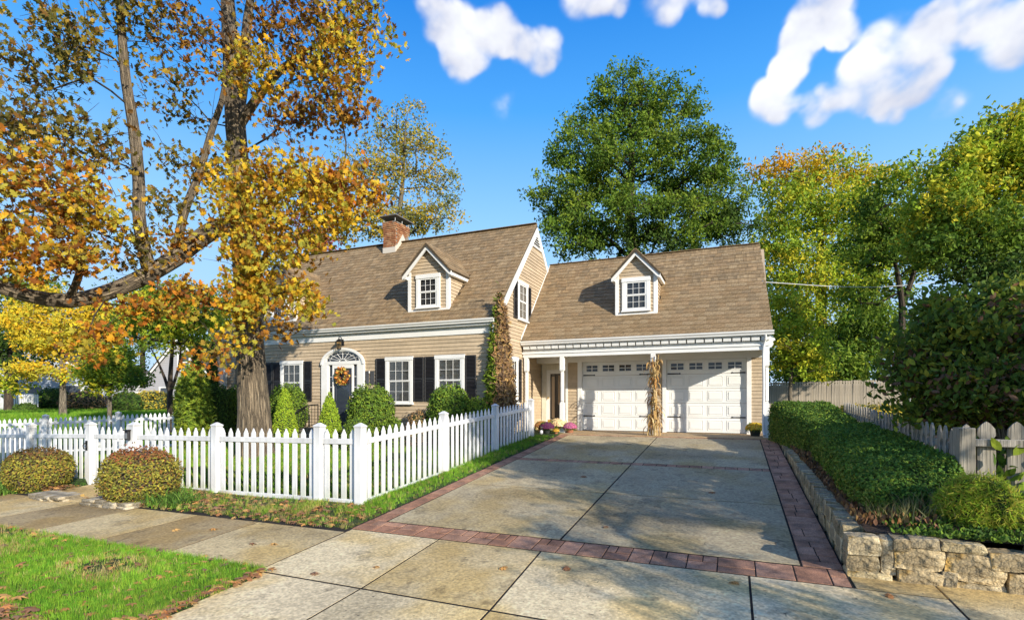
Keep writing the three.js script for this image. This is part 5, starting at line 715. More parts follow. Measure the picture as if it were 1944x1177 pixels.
back({ name: 'linden_tree', label: 'tall yellow-green tree at the far right rising above the dogwood', seed: 16, trunk: [ground(1880, 18), ...path([1880, 640, 18], [1882, 540, 18], [1872, 430, 18], [1885, 310, 18], [1900, 220, 18])], rad: [0.3, 0.27, 0.23, 0.16, 0.1, 0.03], bark: M.barkDark, size: 0.3, per: 15, spread: 0.55, noGrab: 0.35, step: 0.5,
  blobs: [B(1900, 270, 72, 56, 18, 1.3, 44, P.lime), B(1830, 330, 66, 54, 18, 1.3, 44, P.lime), B(1920, 360, 80, 66, 18, 1.5, 52, P.lime), B(1780, 390, 52, 56, 18, 1.2, 32, P.lime), B(1850, 430, 80, 54, 17.5, 1.4, 44, P.green), B(1930, 470, 72, 52, 18, 1.4, 36, P.green), B(1765, 470, 46, 34, 18, 1, 18, P.green), B(1860, 510, 80, 32, 17.5, 1.2, 24, P.deep), B(2010, 360, 70, 120, 18, 1.4, 40, P.lime), B(1800, 440, 60, 40, 18.3, 1.2, 30, P.lime), B(1930, 540, 70, 30, 18, 1.2, 24, P.green), B(1960, 240, 50, 50, 18, 1.2, 22, P.lime)] });
back({ name: 'maple_sapling', label: 'bright lime young tree leaning over the board fence beside the garage', seed: 17, trunk: [ground(1500, 22.5), ...path([1502, 720, 22.5], [1510, 640, 22.5], [1512, 590, 22.5])], rad: [0.1, 0.08, 0.06, 0.02], bark: M.barkGrey, size: 0.27, per: 13, spread: 0.45, step: 0.4,
  blobs: [B(1500, 600, 42, 40, 22.5, 1, 24, P.lime), B(1525, 650, 52, 40, 22, 1.1, 32, P.lime), B(1490, 670, 36, 36, 22, 0.9, 20, P.lime), B(1550, 690, 36, 22, 22, 0.9, 12, P.lime), B(1480, 560, 30, 30, 23, 0.8, 10, P.lime)] });
for (const [px, py, rx, ry, d, s, lab] of [[1640, 640, 75, 62, 29, 18, 'dark shaded tree behind the board fence under the forked tree'], [1770, 640, 80, 60, 30, 19, 'dark shaded tree behind the dogwood, below the tall right tree'], [1900, 650, 90, 60, 31, 20, 'dark shaded tree behind the dogwood at the far right edge'], [1560, 700, 70, 34, 27, 27, 'dark low tree just behind the board fence beside the lime sapling']])
  back({ name: 'shade_tree', label: lab, seed: s, trunk: [ground(px, d), ...path([px, py + 40, d], [px + 4, py, d])], rad: [0.2, 0.16, 0.05], bark: M.barkDark, size: 0.42, per: 13, spread: 0.8, blobs: [B(px, py, rx, ry, d, 2.2, 84, P.green)] });
// over the fence on the left
back({ name: 'maple_tree', label: 'golden yellow street tree with pale trunk on the neighbour lawn at far left', seed: 31, trunk: [ground(118, 32), ...path([118, 750, 32], [118, 715, 32], [116, 660, 32], [112, 610, 32])], rad: [0.22, 0.17, 0.15, 0.1, 0.03], bark: M.barkGrey, size: 0.36, per: 13, spread: 0.6, noGrab: 0.4,
  blobs: [B(110, 640, 80, 36, 32, 2, 50, P.yellow), B(60, 610, 62, 32, 32, 1.8, 32, P.yellow), B(180, 605, 62, 30, 32, 1.8, 34, P.yellow), B(110, 575, 82, 30, 33, 1.8, 36, P.yellow), B(90, 700, 70, 18, 31, 1.4, 18, P.yellow), B(10, 720, 40, 20, 31, 1.4, 10, P.lime)] });
back({ name: 'crabapple_tree', label: 'small round green tree with pale trunk in front of the side-yard fence lawn', seed: 32, trunk: [ground(207, 27), ...path([207, 750, 27], [208, 720, 27], [212, 690, 27])], rad: [0.12, 0.1, 0.09, 0.03], bark: M.barkGrey, size: 0.3, per: 13, spread: 0.5, noGrab: 0.3, blobs: [B(212, 695, 48, 46, 27, 1.4, 52, P.green.concat(P.lime)), B(180, 715, 32, 30, 27, 1, 20, P.lime), B(248, 715, 30, 30, 27, 1, 18, P.green), B(205, 658, 36, 24, 27, 1, 16, P.lime)] });
back({ name: 'honey_locust', label: 'green tree with dark forking stems left of the evergreens by the house', seed: 33, trunk: [ground(322, 22), ...path([322, 770, 22], [322, 730, 22], [324, 690, 22], [330, 620, 22])], rad: [0.14, 0.12, 0.1, 0.07, 0.03], limbs: [[path([322, 735, 22], [305, 700, 22], [285, 660, 22]), [0.07, 0.05, 0.02]], [path([323, 735, 22], [340, 690, 22], [342, 640, 22]), [0.07, 0.05, 0.02]]], bark: M.barkDark, size: 0.28, per: 11, spread: 0.55, noGrab: 0.6, bare: 120,
  blobs: [B(320, 590, 70, 42, 22, 1.5, 44, P.green.concat(P.lime)), B(265, 610, 46, 40, 22, 1.2, 26, P.green.concat(P.lime)), B(380, 590, 46, 40, 22, 1.2, 26, P.lime), B(345, 640, 50, 24, 22, 1, 14, P.lime), B(300, 550, 56, 26, 22.5, 1.2, 18, P.lime)] });
for (const [px, py, rx, ry, d, s, pal, n, lab] of [[15, 650, 52, 62, 38, 34, P.deep, 60, 'dark green tree at the far left edge behind the golden street tree'], [25, 545, 70, 50, 44, 35, P.green, 50, 'distant green tree behind the oak limb at far left'], [270, 600, 120, 70, 54, 36, P.green, 110, 'broad distant green tree behind the grey gabled house'], [170, 640, 60, 60, 52, 37, P.lime, 60, 'distant yellow-green tree between the two neighbour houses'], [410, 620, 60, 70, 50, 38, P.green, 60, 'distant green tree beside the left corner of the house'], [-60, 640, 70, 80, 50, 40, P.green, 60, 'distant green tree beyond the golden street tree']])
  back({ name: 'distant_tree', label: lab, seed: s, trunk: [ground(px, d), ...path([px, py + ry * 0.7, d], [px + 3, py - ry * 0.2, d])], rad: [0.3, 0.24, 0.06], bark: M.barkDark, size: 0.5, per: 12, spread: 1, blobs: [B(px, py, rx, ry, d, 4, n, pal)] });
// dogwood over the weathered fence, and trees along the right that shade the drive
tree({ name: 'dogwood_tree', label: 'broad dogwood with drooping dark green and purple leaves over the weathered fence', seed: 51, leaf: OVATE, size: 0.108, per: 40, spread: 0.27, droop: 0.25, step: 0.3, twig: 0.007, seg: 8, bark: M.barkGrey, leafM: M.leaf, tilt: 1.2, shell: 0.5,
  trunk: [ground(1905, 8), ...path([1900, 820, 8], [1885, 760, 8], [1870, 690, 7.9])], rad: [0.09, 0.08, 0.06, 0.03], limbs: [[path([1895, 790, 8], [1950, 740, 8], [1990, 660, 7.9]), [0.05, 0.04, 0.02]], [path([1890, 770, 8], [1820, 720, 8.1], [1760, 680, 8.2]), [0.04, 0.03, 0.015]]],
  blobs: [B(1800, 640, 72, 62, 8, 0.8, 58, P.dogwood), B(1890, 620, 70, 66, 8, 0.8, 56, P.dogwood), B(1850, 720, 92, 50, 7.6, 0.8, 62, P.dogwood), B(1745, 715, 44, 52, 8, 0.5, 24, P.dogwood), B(1920, 730, 66, 60, 7.6, 0.8, 44, P.dogwood), B(1790, 580, 40, 30, 8.2, 0.5, 14, P.dogwood), B(1900, 565, 56, 34, 8.2, 0.6, 22, P.dogwood), B(1830, 785, 105, 34, 8.3, 0.5, 42, P.dogwood), B(1925, 800, 60, 40, 8.4, 0.5, 30, P.dogwood), B(1755, 770, 40, 30, 8, 0.4, 14, P.dogwood), B(1720, 680, 30, 50, 8.2, 0.4, 12, P.dogwood), B(2000, 680, 80, 100, 8, 0.8, 40, P.dogwood)] });
const bush = (x, y, z, rx, ry, rz, n, pal) => ({ c: V(x, y, z), r: [rx, ry, rz], n, pal });
tree({ name: 'serviceberry_tree', label: 'spreading tree beyond the right end of the wall whose shade falls on the driveway', seed: 52, leaf: SPRAY, size: 0.24, per: 17, spread: 0.4, step: 0.4, seg: 8, bark: M.barkGrey, trunk: [V(7.6, -0.3, 12.6), V(7.5, 1.6, 12.6), V(7.3, 3.6, 12.6), V(7.2, 5.6, 12.6)], rad: [0.16, 0.13, 0.09, 0.03], blobs: [bush(7, 4.0, 13, 1.5, 1.0, 1.7, 90, P.green), bush(7.4, 3.0, 10.6, 1.4, 1.1, 1.4, 66, P.green), bush(7.3, 5.2, 12.6, 1.6, 1.2, 2.4, 110, P.lime), bush(7.1, 6.4, 13, 1.3, 0.8, 2.2, 70, P.lime)] });
tree({ name: 'serviceberry_tree', label: 'thin young tree by the kerb casting dappled shade on the right pavement slabs', seed: 53, leaf: SPRAY, size: 0.18, per: 9, spread: 0.4, step: 0.4, seg: 8, bark: M.barkGrey, trunk: [V(9.5, -0.6, 18.5), V(9.4, 1.6, 18.4), V(9.3, 3.2, 18.3)], rad: [0.1, 0.08, 0.03], blobs: [bush(9, 3.1, 18.2, 1.5, 0.9, 1.2, 46, P.green), bush(9.6, 4.2, 18.4, 1.2, 0.7, 1, 12, P.green), bush(10.6, 4.8, 16.4, 1.5, 0.85, 1.5, 70, P.green)] });
tree({ name: 'street_tree', label: 'street tree on the verge whose shade falls on the fence left of the gate', seed: 54, leaf: SPRAY, size: 0.22, per: 13, spread: 0.42, step: 0.45, seg: 9, bark: M.barkGrey, trunk: [V(-7.6, -0.95, 19), V(-7.6, 1.6, 18.4), V(-7.5, 3.6, 17.2)], rad: [0.14, 0.11, 0.05], blobs: [bush(-7.3, 3.8, 16.8, 1.2, 0.6, 0.9, 26, P.gold), bush(-8, 4.7, 17.4, 1.2, 0.7, 1, 20, P.gold)] });

// ------------------------------------------------------------------ clipped shrubs
const PROF = { round: (v) => Math.pow(Math.max(0, 1 - Math.pow(Math.abs(2 * v - 1), 2.1)), 0.5), dome: (v) => Math.sqrt(Math.max(0, 1 - Math.pow(v, 2.6))) * (0.86 + 0.14 * Math.min(1, v * 5)), cone: (v) => Math.pow(1 - v, 0.62) * (0.9 + 0.1 * Math.min(1, v * 6)), spire: (v) => Math.pow(1 - v, 0.8) * (0.72 + 0.28 * Math.min(1, v * 3)), pillar: (v) => Math.pow(Math.max(0, 1 - Math.pow(v, 5)), 0.5) };
function shrub(o) {
  rnd = mulberry(o.seed); const t = thing(o.name ?? 'shrub', o.label, 'shrub', o.group), [rx, h, rz] = o.r, pf2 = PROF[o.prof ?? 'round'], cloud = new Cloud(), c = o.c, bump = (a, v) => 1 + (o.rough ?? 0.12) * 2 * (fbm(Math.cos(a) * 2.3 + o.seed, v * h * 2.5, Math.sin(a) * 2.3, 3) - 0.5);
  const N = 16, Mv = 14, P0 = [], I = []; for (let j = 0; j <= Mv; j++) for (let i = 0; i <= N; i++) { const v = j / Mv, a = i / N * 6.2832, r = pf2(v) * bump(i === N ? 0 : a, v) * 0.84; P0.push(Math.cos(a) * r * rx, v * h * 0.93, Math.sin(a) * r * rz); if (i && j) { const k = (j - 1) * (N + 1) + i - 1; I.push(k, k + N + 1, k + 1, k + 1, k + N + 1, k + N + 2); } }
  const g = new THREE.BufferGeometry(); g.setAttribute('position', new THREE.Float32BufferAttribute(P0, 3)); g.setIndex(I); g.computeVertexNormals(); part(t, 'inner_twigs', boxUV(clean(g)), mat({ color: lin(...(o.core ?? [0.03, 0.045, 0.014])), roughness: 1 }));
  const n3v = V(0, 0, 0), z = V(0, 0, 1), q2 = new THREE.Quaternion();
  for (let i = 0; i < o.n; i++) {
    let v; do v = rnd(); while (rnd() > pf2(v) * 0.8 + 0.3); const a = rnd() * 6.2832, e = 0.03, dr = (pf2(Math.min(1, v + e)) - pf2(Math.max(0, v - e))) / (2 * e), dep = 1 - Math.pow(rnd(), 2) * 0.26 + (rnd() < 0.07 ? rnd() * 0.1 : 0), r = pf2(v) * bump(a, v) * dep;
    const p = V(Math.cos(a) * r * rx, v * h * (v > 0.9 ? dep : 1), Math.sin(a) * r * rz); n3v.set(Math.cos(a) / rx, -dr / h, Math.sin(a) / rz).normalize(); q2.setFromUnitVectors(z, n3v); eul.set(gauss() * 0.9, gauss() * 0.9, rnd() * 6.28, 'XYZ'); quat.setFromEuler(eul); q2.multiply(quat);
    const pal = o.top && v > 0.72 + 0.18 * rnd() ? o.top : o.side && Math.cos(a) * RT.x + Math.sin(a) * RT.z < -0.42 - 0.5 * (fbm(v * 5, a, 3, 2) - 0.5) && rnd() < 0.85 ? o.side : o.pal, k = rnd(); cloud.add(p, o.size * R(0.7, 1.3), q2, tone(pal[Math.floor(k * k * 0 + k * pal.length)], 0.2));
  }
  cloud.build(t, 'foliage', o.leaf ?? SMALL, o.m ?? M.tough); t.position.copy(c); return t;
}
const onG = (px, z) => { const p = onZ(px, 800, z); p.y = gY(p.x, z) - 0.03; return p; };
const G1 = null; void G1;
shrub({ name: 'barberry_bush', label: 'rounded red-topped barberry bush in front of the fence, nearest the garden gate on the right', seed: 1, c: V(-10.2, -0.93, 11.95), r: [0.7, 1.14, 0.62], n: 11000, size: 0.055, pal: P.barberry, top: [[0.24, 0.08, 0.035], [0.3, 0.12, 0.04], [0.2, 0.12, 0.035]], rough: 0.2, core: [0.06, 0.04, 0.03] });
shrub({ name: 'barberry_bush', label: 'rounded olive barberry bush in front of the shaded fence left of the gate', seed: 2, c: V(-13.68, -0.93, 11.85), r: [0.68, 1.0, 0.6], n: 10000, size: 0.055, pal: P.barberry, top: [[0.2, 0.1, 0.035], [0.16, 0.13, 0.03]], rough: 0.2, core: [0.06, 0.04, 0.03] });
const yardShrubs = [
  ['topiary', 'tall bright green cone topiary right beside the oak trunk', 540, 736, 830, 56, 6.0, 'cone', 6000, 0.06, P.cone], ['topiary', 'pointed bright green cone topiary in front of the front door', 625, 746, 830, 56, 5.9, 'cone', 5600, 0.06, P.cone],
  ['boxwood', 'flat-topped round boxwood behind the cone topiary next to the oak trunk', 545, 726, 800, 72, 4.9, 'round', 6500, 0.085, P.box], ['boxwood', 'large round boxwood to the right of the front door', 704, 729, 806, 86, 5.0, 'round', 7500, 0.09, P.box],
  ['boxwood', 'low mounded boxwood at the foot of the large round boxwood', 675, 791, 832, 54, 6.3, 'dome', 3200, 0.06, P.box], ['boxwood', 'round boxwood in front of the rightmost ground-floor window', 853, 727, 792, 82, 5.0, 'round', 6500, 0.09, P.box],
  ['holly_bush', 'dark clipped column of holly left of the oak trunk', 412, 727, 825, 52, 5.6, 'pillar', 6500, 0.08, P.deep], ['holly_bush', 'variegated green shrub half hidden behind the oak trunk on its left side', 444, 730, 815, 30, 5.0, 'pillar', 3200, 0.08, P.box],
  ['low_shrub', 'small brown withered shrub under the double window', 795, 776, 812, 52, 5.2, 'dome', 2200, 0.06, P.dead], ['low_shrub', 'small green shrub between the large boxwood and the withered shrub', 752, 792, 815, 30, 5.6, 'dome', 1600, 0.06, P.box], ['low_shrub', 'green shrub at the foot of the brown arborvitae', 905, 752, 800, 44, 4.9, 'round', 3000, 0.075, P.arb],
];
yardShrubs.forEach(([name, label, px, y0, y1, w, z, prof, n, size, pal], i) => { const c = onG(px, z), d = (c.clone().sub(EYE)).dot(FW), top = onZ(px, y0, z).y; void y1; shrub({ name, label, seed: 60 + i, c, r: [w / 2 * d / F, top - c.y, w / 2 * d / F], n, size, pal, prof, rough: name === 'topiary' ? 0.1 : 0.17 }); });
{
  const ar = (label, px, y0, w, z, n, pal, side, seed, prof = 'spire', rough = 0.3) => { const c = onG(px, z), d = c.clone().sub(EYE).dot(FW); shrub({ name: 'arborvitae', label, seed, c, r: [w / 2 * d / F, onZ(px, y0, z).y - c.y, w / 2 * d / F * 0.8], n, size: 0.16, pal, side, prof, rough, leaf: strip(2, 0.16, 0.5), core: [0.05, 0.035, 0.02] }); };
  ar('half dead brown arborvitae with green left side at the corner of the house', 949, 553, 66, 3.75, 9500, P.dead, P.arb, 81, 'cone', 0.6);
  ar('yellow-green bushy arborvitae left of the dark holly, behind the front fence', 366, 690, 70, 6.4, 7000, P.arb, null, 83, 'dome'); ar('dark spire-shaped evergreen behind the yellow-green arborvitae', 372, 652, 46, 4.6, 5200, P.deep, null, 84); ar('second dark spire evergreen close to the left corner of the house', 402, 660, 46, 4.4, 5200, P.deep, null, 85);
  const lg = (px, d) => { const p = at(px, CY, d); p.y = gY(p.x, p.z); return p; };
  for (const [px, d, rx, h, pal, lab, s] of [[288, 40, 1.6, 1.6, P.birch, 'rounded yellow-brown bush in front of the grey gabled house', 91], [240, 38, 1, 1.5, P.deep, 'dark bush behind the small round green tree', 92], [100, 43, 1.3, 1.8, P.deep, 'dark bush against the blue-grey neighbour house', 93], [24, 41, 0.8, 2, P.cone, 'pointed bright green evergreen behind the distant white fence', 94], [48, 38, 0.7, 0.6, P.deep, 'low dark bush in front of the distant white fence', 95], [160, 42, 1.6, 1.5, P.dead, 'brownish bush between the golden tree and the small green tree', 96]]) shrub({ label: lab, seed: s, c: lg(px, d), r: [rx, h, rx], n: 1600, size: 0.2, pal, prof: s === 94 ? 'cone' : 'dome', rough: 0.25 });
  shrub({ name: 'shrub', label: 'low rusty-green shrub mound beyond the hedge, in front of the board fence', seed: 97, c: V(3.3, 0.35, 2.2), r: [1.3, 0.62, 0.8], n: 4000, size: 0.09, pal: P.birch, prof: 'dome', rough: 0.2 });
  const gb = at(1862, 1000, 5.75); shrub({ name: 'spirea_bush', label: 'feathery yellow-green bush in front of the weathered gothic pickets', seed: 98, c: V(gb.x, -0.3, gb.z), r: [0.4, 0.56, 0.34], n: 9000, size: 0.075, pal: P.cone.concat([[0.34, 0.33, 0.04], [0.4, 0.36, 0.05]]), prof: 'dome', rough: 0.55, leaf: strip(2, 0.06, 0.6), m: M.leaf });
}
// ------------------------------------------------------------------ the long clipped hedge along the wall
function hedge(name, label, z0, z1, xl, xr, top, bot, n, size, seed, pal) {
  rnd = mulberry(seed); const t = thing(name, label, 'hedge'), cloud = new Cloud(), q = new THREE.Quaternion(), zA = V(0, 0, 1), wob = (x, y, z) => (fbm(x * 1.8, y * 1.8 + seed, z * 1.8, 3) - 0.5) * 0.13 + (fbm(x * 6, y * 6, z * 6, 2) - 0.5) * 0.07;
  const sec = (s, f) => { const z = lerp(z0, z1, f), a = xl(z), b = xr(z), yt = top(z) + lerp(0.04, 0.28, sstep(z, 2, 5.5)) * clamp((1 - Math.cos(s * Math.PI)) / 2, 0, 1), yb = bot(z), w = (b - a) / 2, h = yt - yb, th = s * Math.PI, sg = (k) => Math.sign(k) * Math.pow(Math.abs(k), 0.3); const e = Math.pow(Math.max(0, Math.min(1, f * 14)) * Math.max(0, Math.min(1, (1 - f) * 9)), 0.4); return [V((a + b) / 2 - sg(Math.cos(th)) * w * (0.5 + 0.5 * e), yb + h * Math.pow(Math.sin(th), 0.3) * (0.35 + 0.65 * e), z), V(-Math.sign(Math.cos(th)) * Math.pow(Math.abs(Math.cos(th)), 1.7) / w, Math.pow(Math.sin(th), 1.7) * 1.0 / h, (f - 0.5) ** 9 * 900)]; };
  const NS = 28, NZ = 24, P0 = [], I = []; for (let j = 0; j <= NZ; j++) for (let i = 0; i <= NS; i++) { const [p, nn] = sec(i / NS, j / NZ), k = wob(p.x, p.y, p.z) - 0.07; nn.normalize(); P0.push(p.x + nn.x * k, p.y + nn.y * k, p.z); if (i && j) { const a = (j - 1) * (NS + 1) + i - 1; I.push(a, a + 1, a + NS + 1, a + 1, a + NS + 2, a + NS + 1); } }
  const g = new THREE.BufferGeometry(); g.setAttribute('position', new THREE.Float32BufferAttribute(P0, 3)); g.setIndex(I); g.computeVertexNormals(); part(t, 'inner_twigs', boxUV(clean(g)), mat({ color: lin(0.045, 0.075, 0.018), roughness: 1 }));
  for (let i = 0; i < n; i++) { const f = rnd(), top01 = rnd() < 0.55, k1 = rnd() * 2 - 1, s = (top01 ? Math.acos(-Math.sign(k1) * Math.pow(Math.abs(k1), 3.33)) : k1 > 0 ? Math.asin(Math.pow(k1, 3.33)) : Math.PI - Math.asin(Math.pow(-k1, 3.33))) / Math.PI, [p, nn] = sec(s, f); nn.normalize(); p.addScaledVector(nn, wob(p.x, p.y, p.z) - Math.pow(rnd(), 2) * 0.09 + (rnd() < 0.08 ? rnd() * 0.05 : 0)); q.setFromUnitVectors(zA, nn); eul.set(gauss(), gauss(), rnd() * 6.28, 'XYZ'); q.multiply(quat.setFromEuler(eul)); cloud.add(p, size * R(0.7, 1.3), q, tone(pick(top01 || s > 0.5 ? pal : rnd() < 0.6 ? P.box : [[0.3, 0.31, 0.045], [0.22, 0.26, 0.04]]), 0.2)); }
  cloud.build(t, 'foliage', SMALL, M.tough); rebase(t, (xl(z0) + xr(z0)) / 2, bot(z1), (z0 + z1) / 2); return t;
}
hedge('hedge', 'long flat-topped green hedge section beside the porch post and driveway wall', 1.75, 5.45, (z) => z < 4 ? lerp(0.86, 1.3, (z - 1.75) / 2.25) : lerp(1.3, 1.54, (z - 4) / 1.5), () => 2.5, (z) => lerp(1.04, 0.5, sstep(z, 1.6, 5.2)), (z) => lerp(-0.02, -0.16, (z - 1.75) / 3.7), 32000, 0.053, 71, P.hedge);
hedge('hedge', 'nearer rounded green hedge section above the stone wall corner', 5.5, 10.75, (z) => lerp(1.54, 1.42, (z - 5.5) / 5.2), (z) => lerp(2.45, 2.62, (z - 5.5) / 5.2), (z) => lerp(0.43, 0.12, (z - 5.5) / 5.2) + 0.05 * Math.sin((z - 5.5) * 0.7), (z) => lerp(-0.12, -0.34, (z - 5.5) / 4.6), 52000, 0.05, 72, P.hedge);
// ivy, leaf litter, grasses
function mass(name, label, n, geo, m, f) { const c = new Cloud(); for (let i = 0; i < n; i++) f(c, i); const o = c.build(scene, numbered(name), geo, m); tag(o, label, null, null, 'stuff'); return o; }
rnd = mulberry(81);
const bedY = (x, z) => wallTop(z) + 0.18 * sstep(x, 1.45, 2.3) * (1 - sstep(z, 10.7, 11.5));
mass('ivy', 'dark ivy and groundcover trailing over the top of the stone wall', 5200, OVATE, M.tough, (c) => { const x = 1.55 + Math.pow(rnd(), 0.8) * 3.2, z = 11.62 - Math.pow(rnd(), 1.5) * 1.9; c.spin(V(x, bedY(x, z) + R(0.0, 0.16) * sstep(z, 11.7, 11.2) + 0.015, z), R(0.04, 0.075), tone(pick(P.deep.concat(P.green.slice(0, 2)))), 1.0); });
mass('leaf_litter', 'brown dry leaves lying on the soil between wall and hedge', 2600, OVATE, M.dry, (c) => { const z = R(2, 11.4), x = 1.3 + Math.pow(rnd(), 1.3) * 0.75; c.spin(V(x, bedY(x, z) + 0.025, z), R(0.05, 0.1), tone(pick(P.litter).map((v) => v * 0.6)), 0.6); });
mass('weeds', 'straggly pale stems and weeds under the near end of the hedge', 1500, strip(3, 0.03, 1.1), M.leaf, (c) => { const z = R(8.2, 11.2), x = 1.5 + rnd() * 0.9; c.spin(V(x, bedY(x, z), z), R(0.14, 0.32), tone(pick([[0.3, 0.27, 0.1], [0.16, 0.2, 0.04], [0.22, 0.2, 0.08]])), 0.5); });
mass('bed_leaves', 'big light green leaves growing behind the weathered fence', 300, OVATE, M.leaf, (c) => { c.spin(V(R(2.6, 5), R(-0.2, 0.55), R(9.6, 10.25)), R(0.12, 0.22), tone(pick(P.green)), 0.9); });
const blade = (c, x, z, s, pal) => { eul.set(R(-0.25, 0.25), rnd() * 6.28, R(-0.25, 0.25)); c.add(V(x, gY(x, z) - 0.012, z), s, quat.setFromEuler(eul), tone(pick(pal), 0.25).map((v) => v * (0.62 + 0.76 * fbm(x * 1.4, 5, z * 1.4, 3))), R(0.65, 1.45)); };
const LAWN = [[0.16, 0.34, 0.025], [0.21, 0.4, 0.03], [0.12, 0.28, 0.02], [0.26, 0.4, 0.04]], DRYG = [[0.5, 0.38, 0.15], [0.42, 0.35, 0.13], [0.25, 0.34, 0.04]];
rnd = mulberry(82);
mass('grass', 'bright green lawn between pavement and street in the near left corner', 30000, TUFT, M.blade, (c) => { let x, z, n; do { x = R(-13, -4.3); z = 13.86 + Math.pow(rnd(), 0.9) * 3.0; n = fbm(x * 0.9, 3, z * 0.9, 4); } while (rnd() < sstep(n, 0.6, 0.75) * 0.85 || x > -4.86 + 0.13 * (z - 13.93) + 0.03 * gauss()); blade(c, x + R(-0.02, 0.02), z, R(0.05, 0.075), rnd() < (n > 0.57 ? 0.5 : 0.04) ? DRYG : LAWN); });
mass('verge_grass', 'patchy half-dry grass strip between the front fence and the pavement', 2500, TUFT, M.blade, (c) => { let x, z, n; do { x = R(-10.4, -5.2); z = R(10.85, 12.24); n = fbm(x * 0.9, 3, z * 0.9, 4) + 0.16 * sstep(z, 11.6, 12.15); } while (rnd() < sstep(n, 0.35, 0.5) * 0.96); blade(c, x, z, R(0.045, 0.08), rnd() < 0.65 ? DRYG : LAWN); });
mass('border_grass', 'thin green grass margin between the driveway fence and the brick border', 4200, TUFT, M.blade, (c) => { const z = R(2.6, 11.6), x = -5.16 - Math.pow(rnd(), 0.7) * lerp(0.75, 0.95, rnd()); blade(c, x, z, R(0.05, 0.085), rnd() < 0.12 ? DRYG : LAWN); });
mass('yard_grass', 'front lawn inside the white fence, scattered with leaves', 22000, TUFT, M.blade, (c) => { const x = R(-18, -6), z = R(5.0, 10.95); blade(c, x, z, R(0.07, 0.11), rnd() < 0.2 ? DRYG : LAWN); });
mass('far_grass', 'sunny neighbour lawn beyond the side-yard fence', 16000, TUFT, M.blade, (c) => { const p = at(R(-80, 430), CY, R(21, 44)); blade(c, p.x, p.z, R(0.14, 0.22), LAWN); });
for (const [lab, x, z, n, s, h] of [['clump of strappy green lilyturf at the right foot of the barberry bush', -9.45, 11.95, 420, 0.55, 1], ['clump of dark strappy lilyturf at the left edge below the far barberry bush', -14.25, 12.3, 420, 0.6, 1]]) {
  const t = thing('lilyturf', lab, 'grass clump'), c = new Cloud(); for (let i = 0; i < n; i++) { const a = R(0, 1) * 0.9 * s * (rnd() < 0.5 ? 1 : -1), b = R(-0.28, 0.28); eul.set(R(0.1, 0.9), rnd() * 6.28, 0, 'YXZ'); c.add(V(a * 1.1, 0, b), R(0.28, 0.5) * h, quat.setFromEuler(eul), tone(pick([[0.12, 0.25, 0.03], [0.2, 0.33, 0.05], [0.08, 0.17, 0.025]]))); } c.build(t, 'leaves', strip(5, 0.02, 1.5), M.blade); t.position.set(x, gY(x, z) - 0.02, z);
}
const flat = (c, x, y, z, s, col) => { eul.set(-Math.PI / 2 + gauss() * 0.3, gauss() * 0.3, rnd() * 6.28, 'YXZ'); eul.set(-Math.PI / 2 + gauss() * 0.35, rnd() * 6.28, 0, 'YXZ'); c.add(V(x, y, z), s, quat.setFromEuler(eul), col); };
rnd = mulberry(83);
mass('leaf_pile', 'drift of dry orange-brown leaves at the bottom left corner of the near lawn', 1500, LOBED, M.dry, (c) => { const a = rnd(), x = -5.6 - a * 2.6 + gauss() * 0.2, z = 15.62 + Math.pow(rnd(), 0.8) * 1.2 - 0.25 * a + gauss() * 0.1; flat(c, x, gY(x, z) + R(0.01, 0.09), z, R(0.1, 0.17), tone(pick(P.litter), 0.25)); });
mass('fallen_leaves', 'scattered orange fallen leaves on lawns and along pavement edges', 1900, LOBED, M.dry, (c, i) => { let x, z; if (i > 1500) { x = R(-11, -4.8); z = R(13.9, 16.3); if (x > -4.86 + 0.13 * (z - 13.93)) x -= 0.6; } else if (i > 1300) { x = R(-10.4, -5.3); z = R(11.2, 12.2); } else if (i < 260 || i > 900) { x = R(-18, -6); z = R(5, 10.9); } else if (i < 440) { x = R(-10.4, -5.3); z = R(11.2, 12.3); } else if (i < 560) { z = R(13.9, 16.2); x = -4.86 + 0.13 * (z - 13.93) + gauss() * 0.05; } else if (i < 640) { x = R(-12.5, -4.9); z = R(13.9, 16.4); } else if (i < 780) { x = R(-14.2, -12.6) ; z = R(11.6, 12.1); } else { x = R(-11.4, -9.6); z = R(11.85, 12.25); } flat(c, x, gY(x, z) + 0.03, z, R(0.07, 0.13), tone(pick(P.litter), 0.25)); });
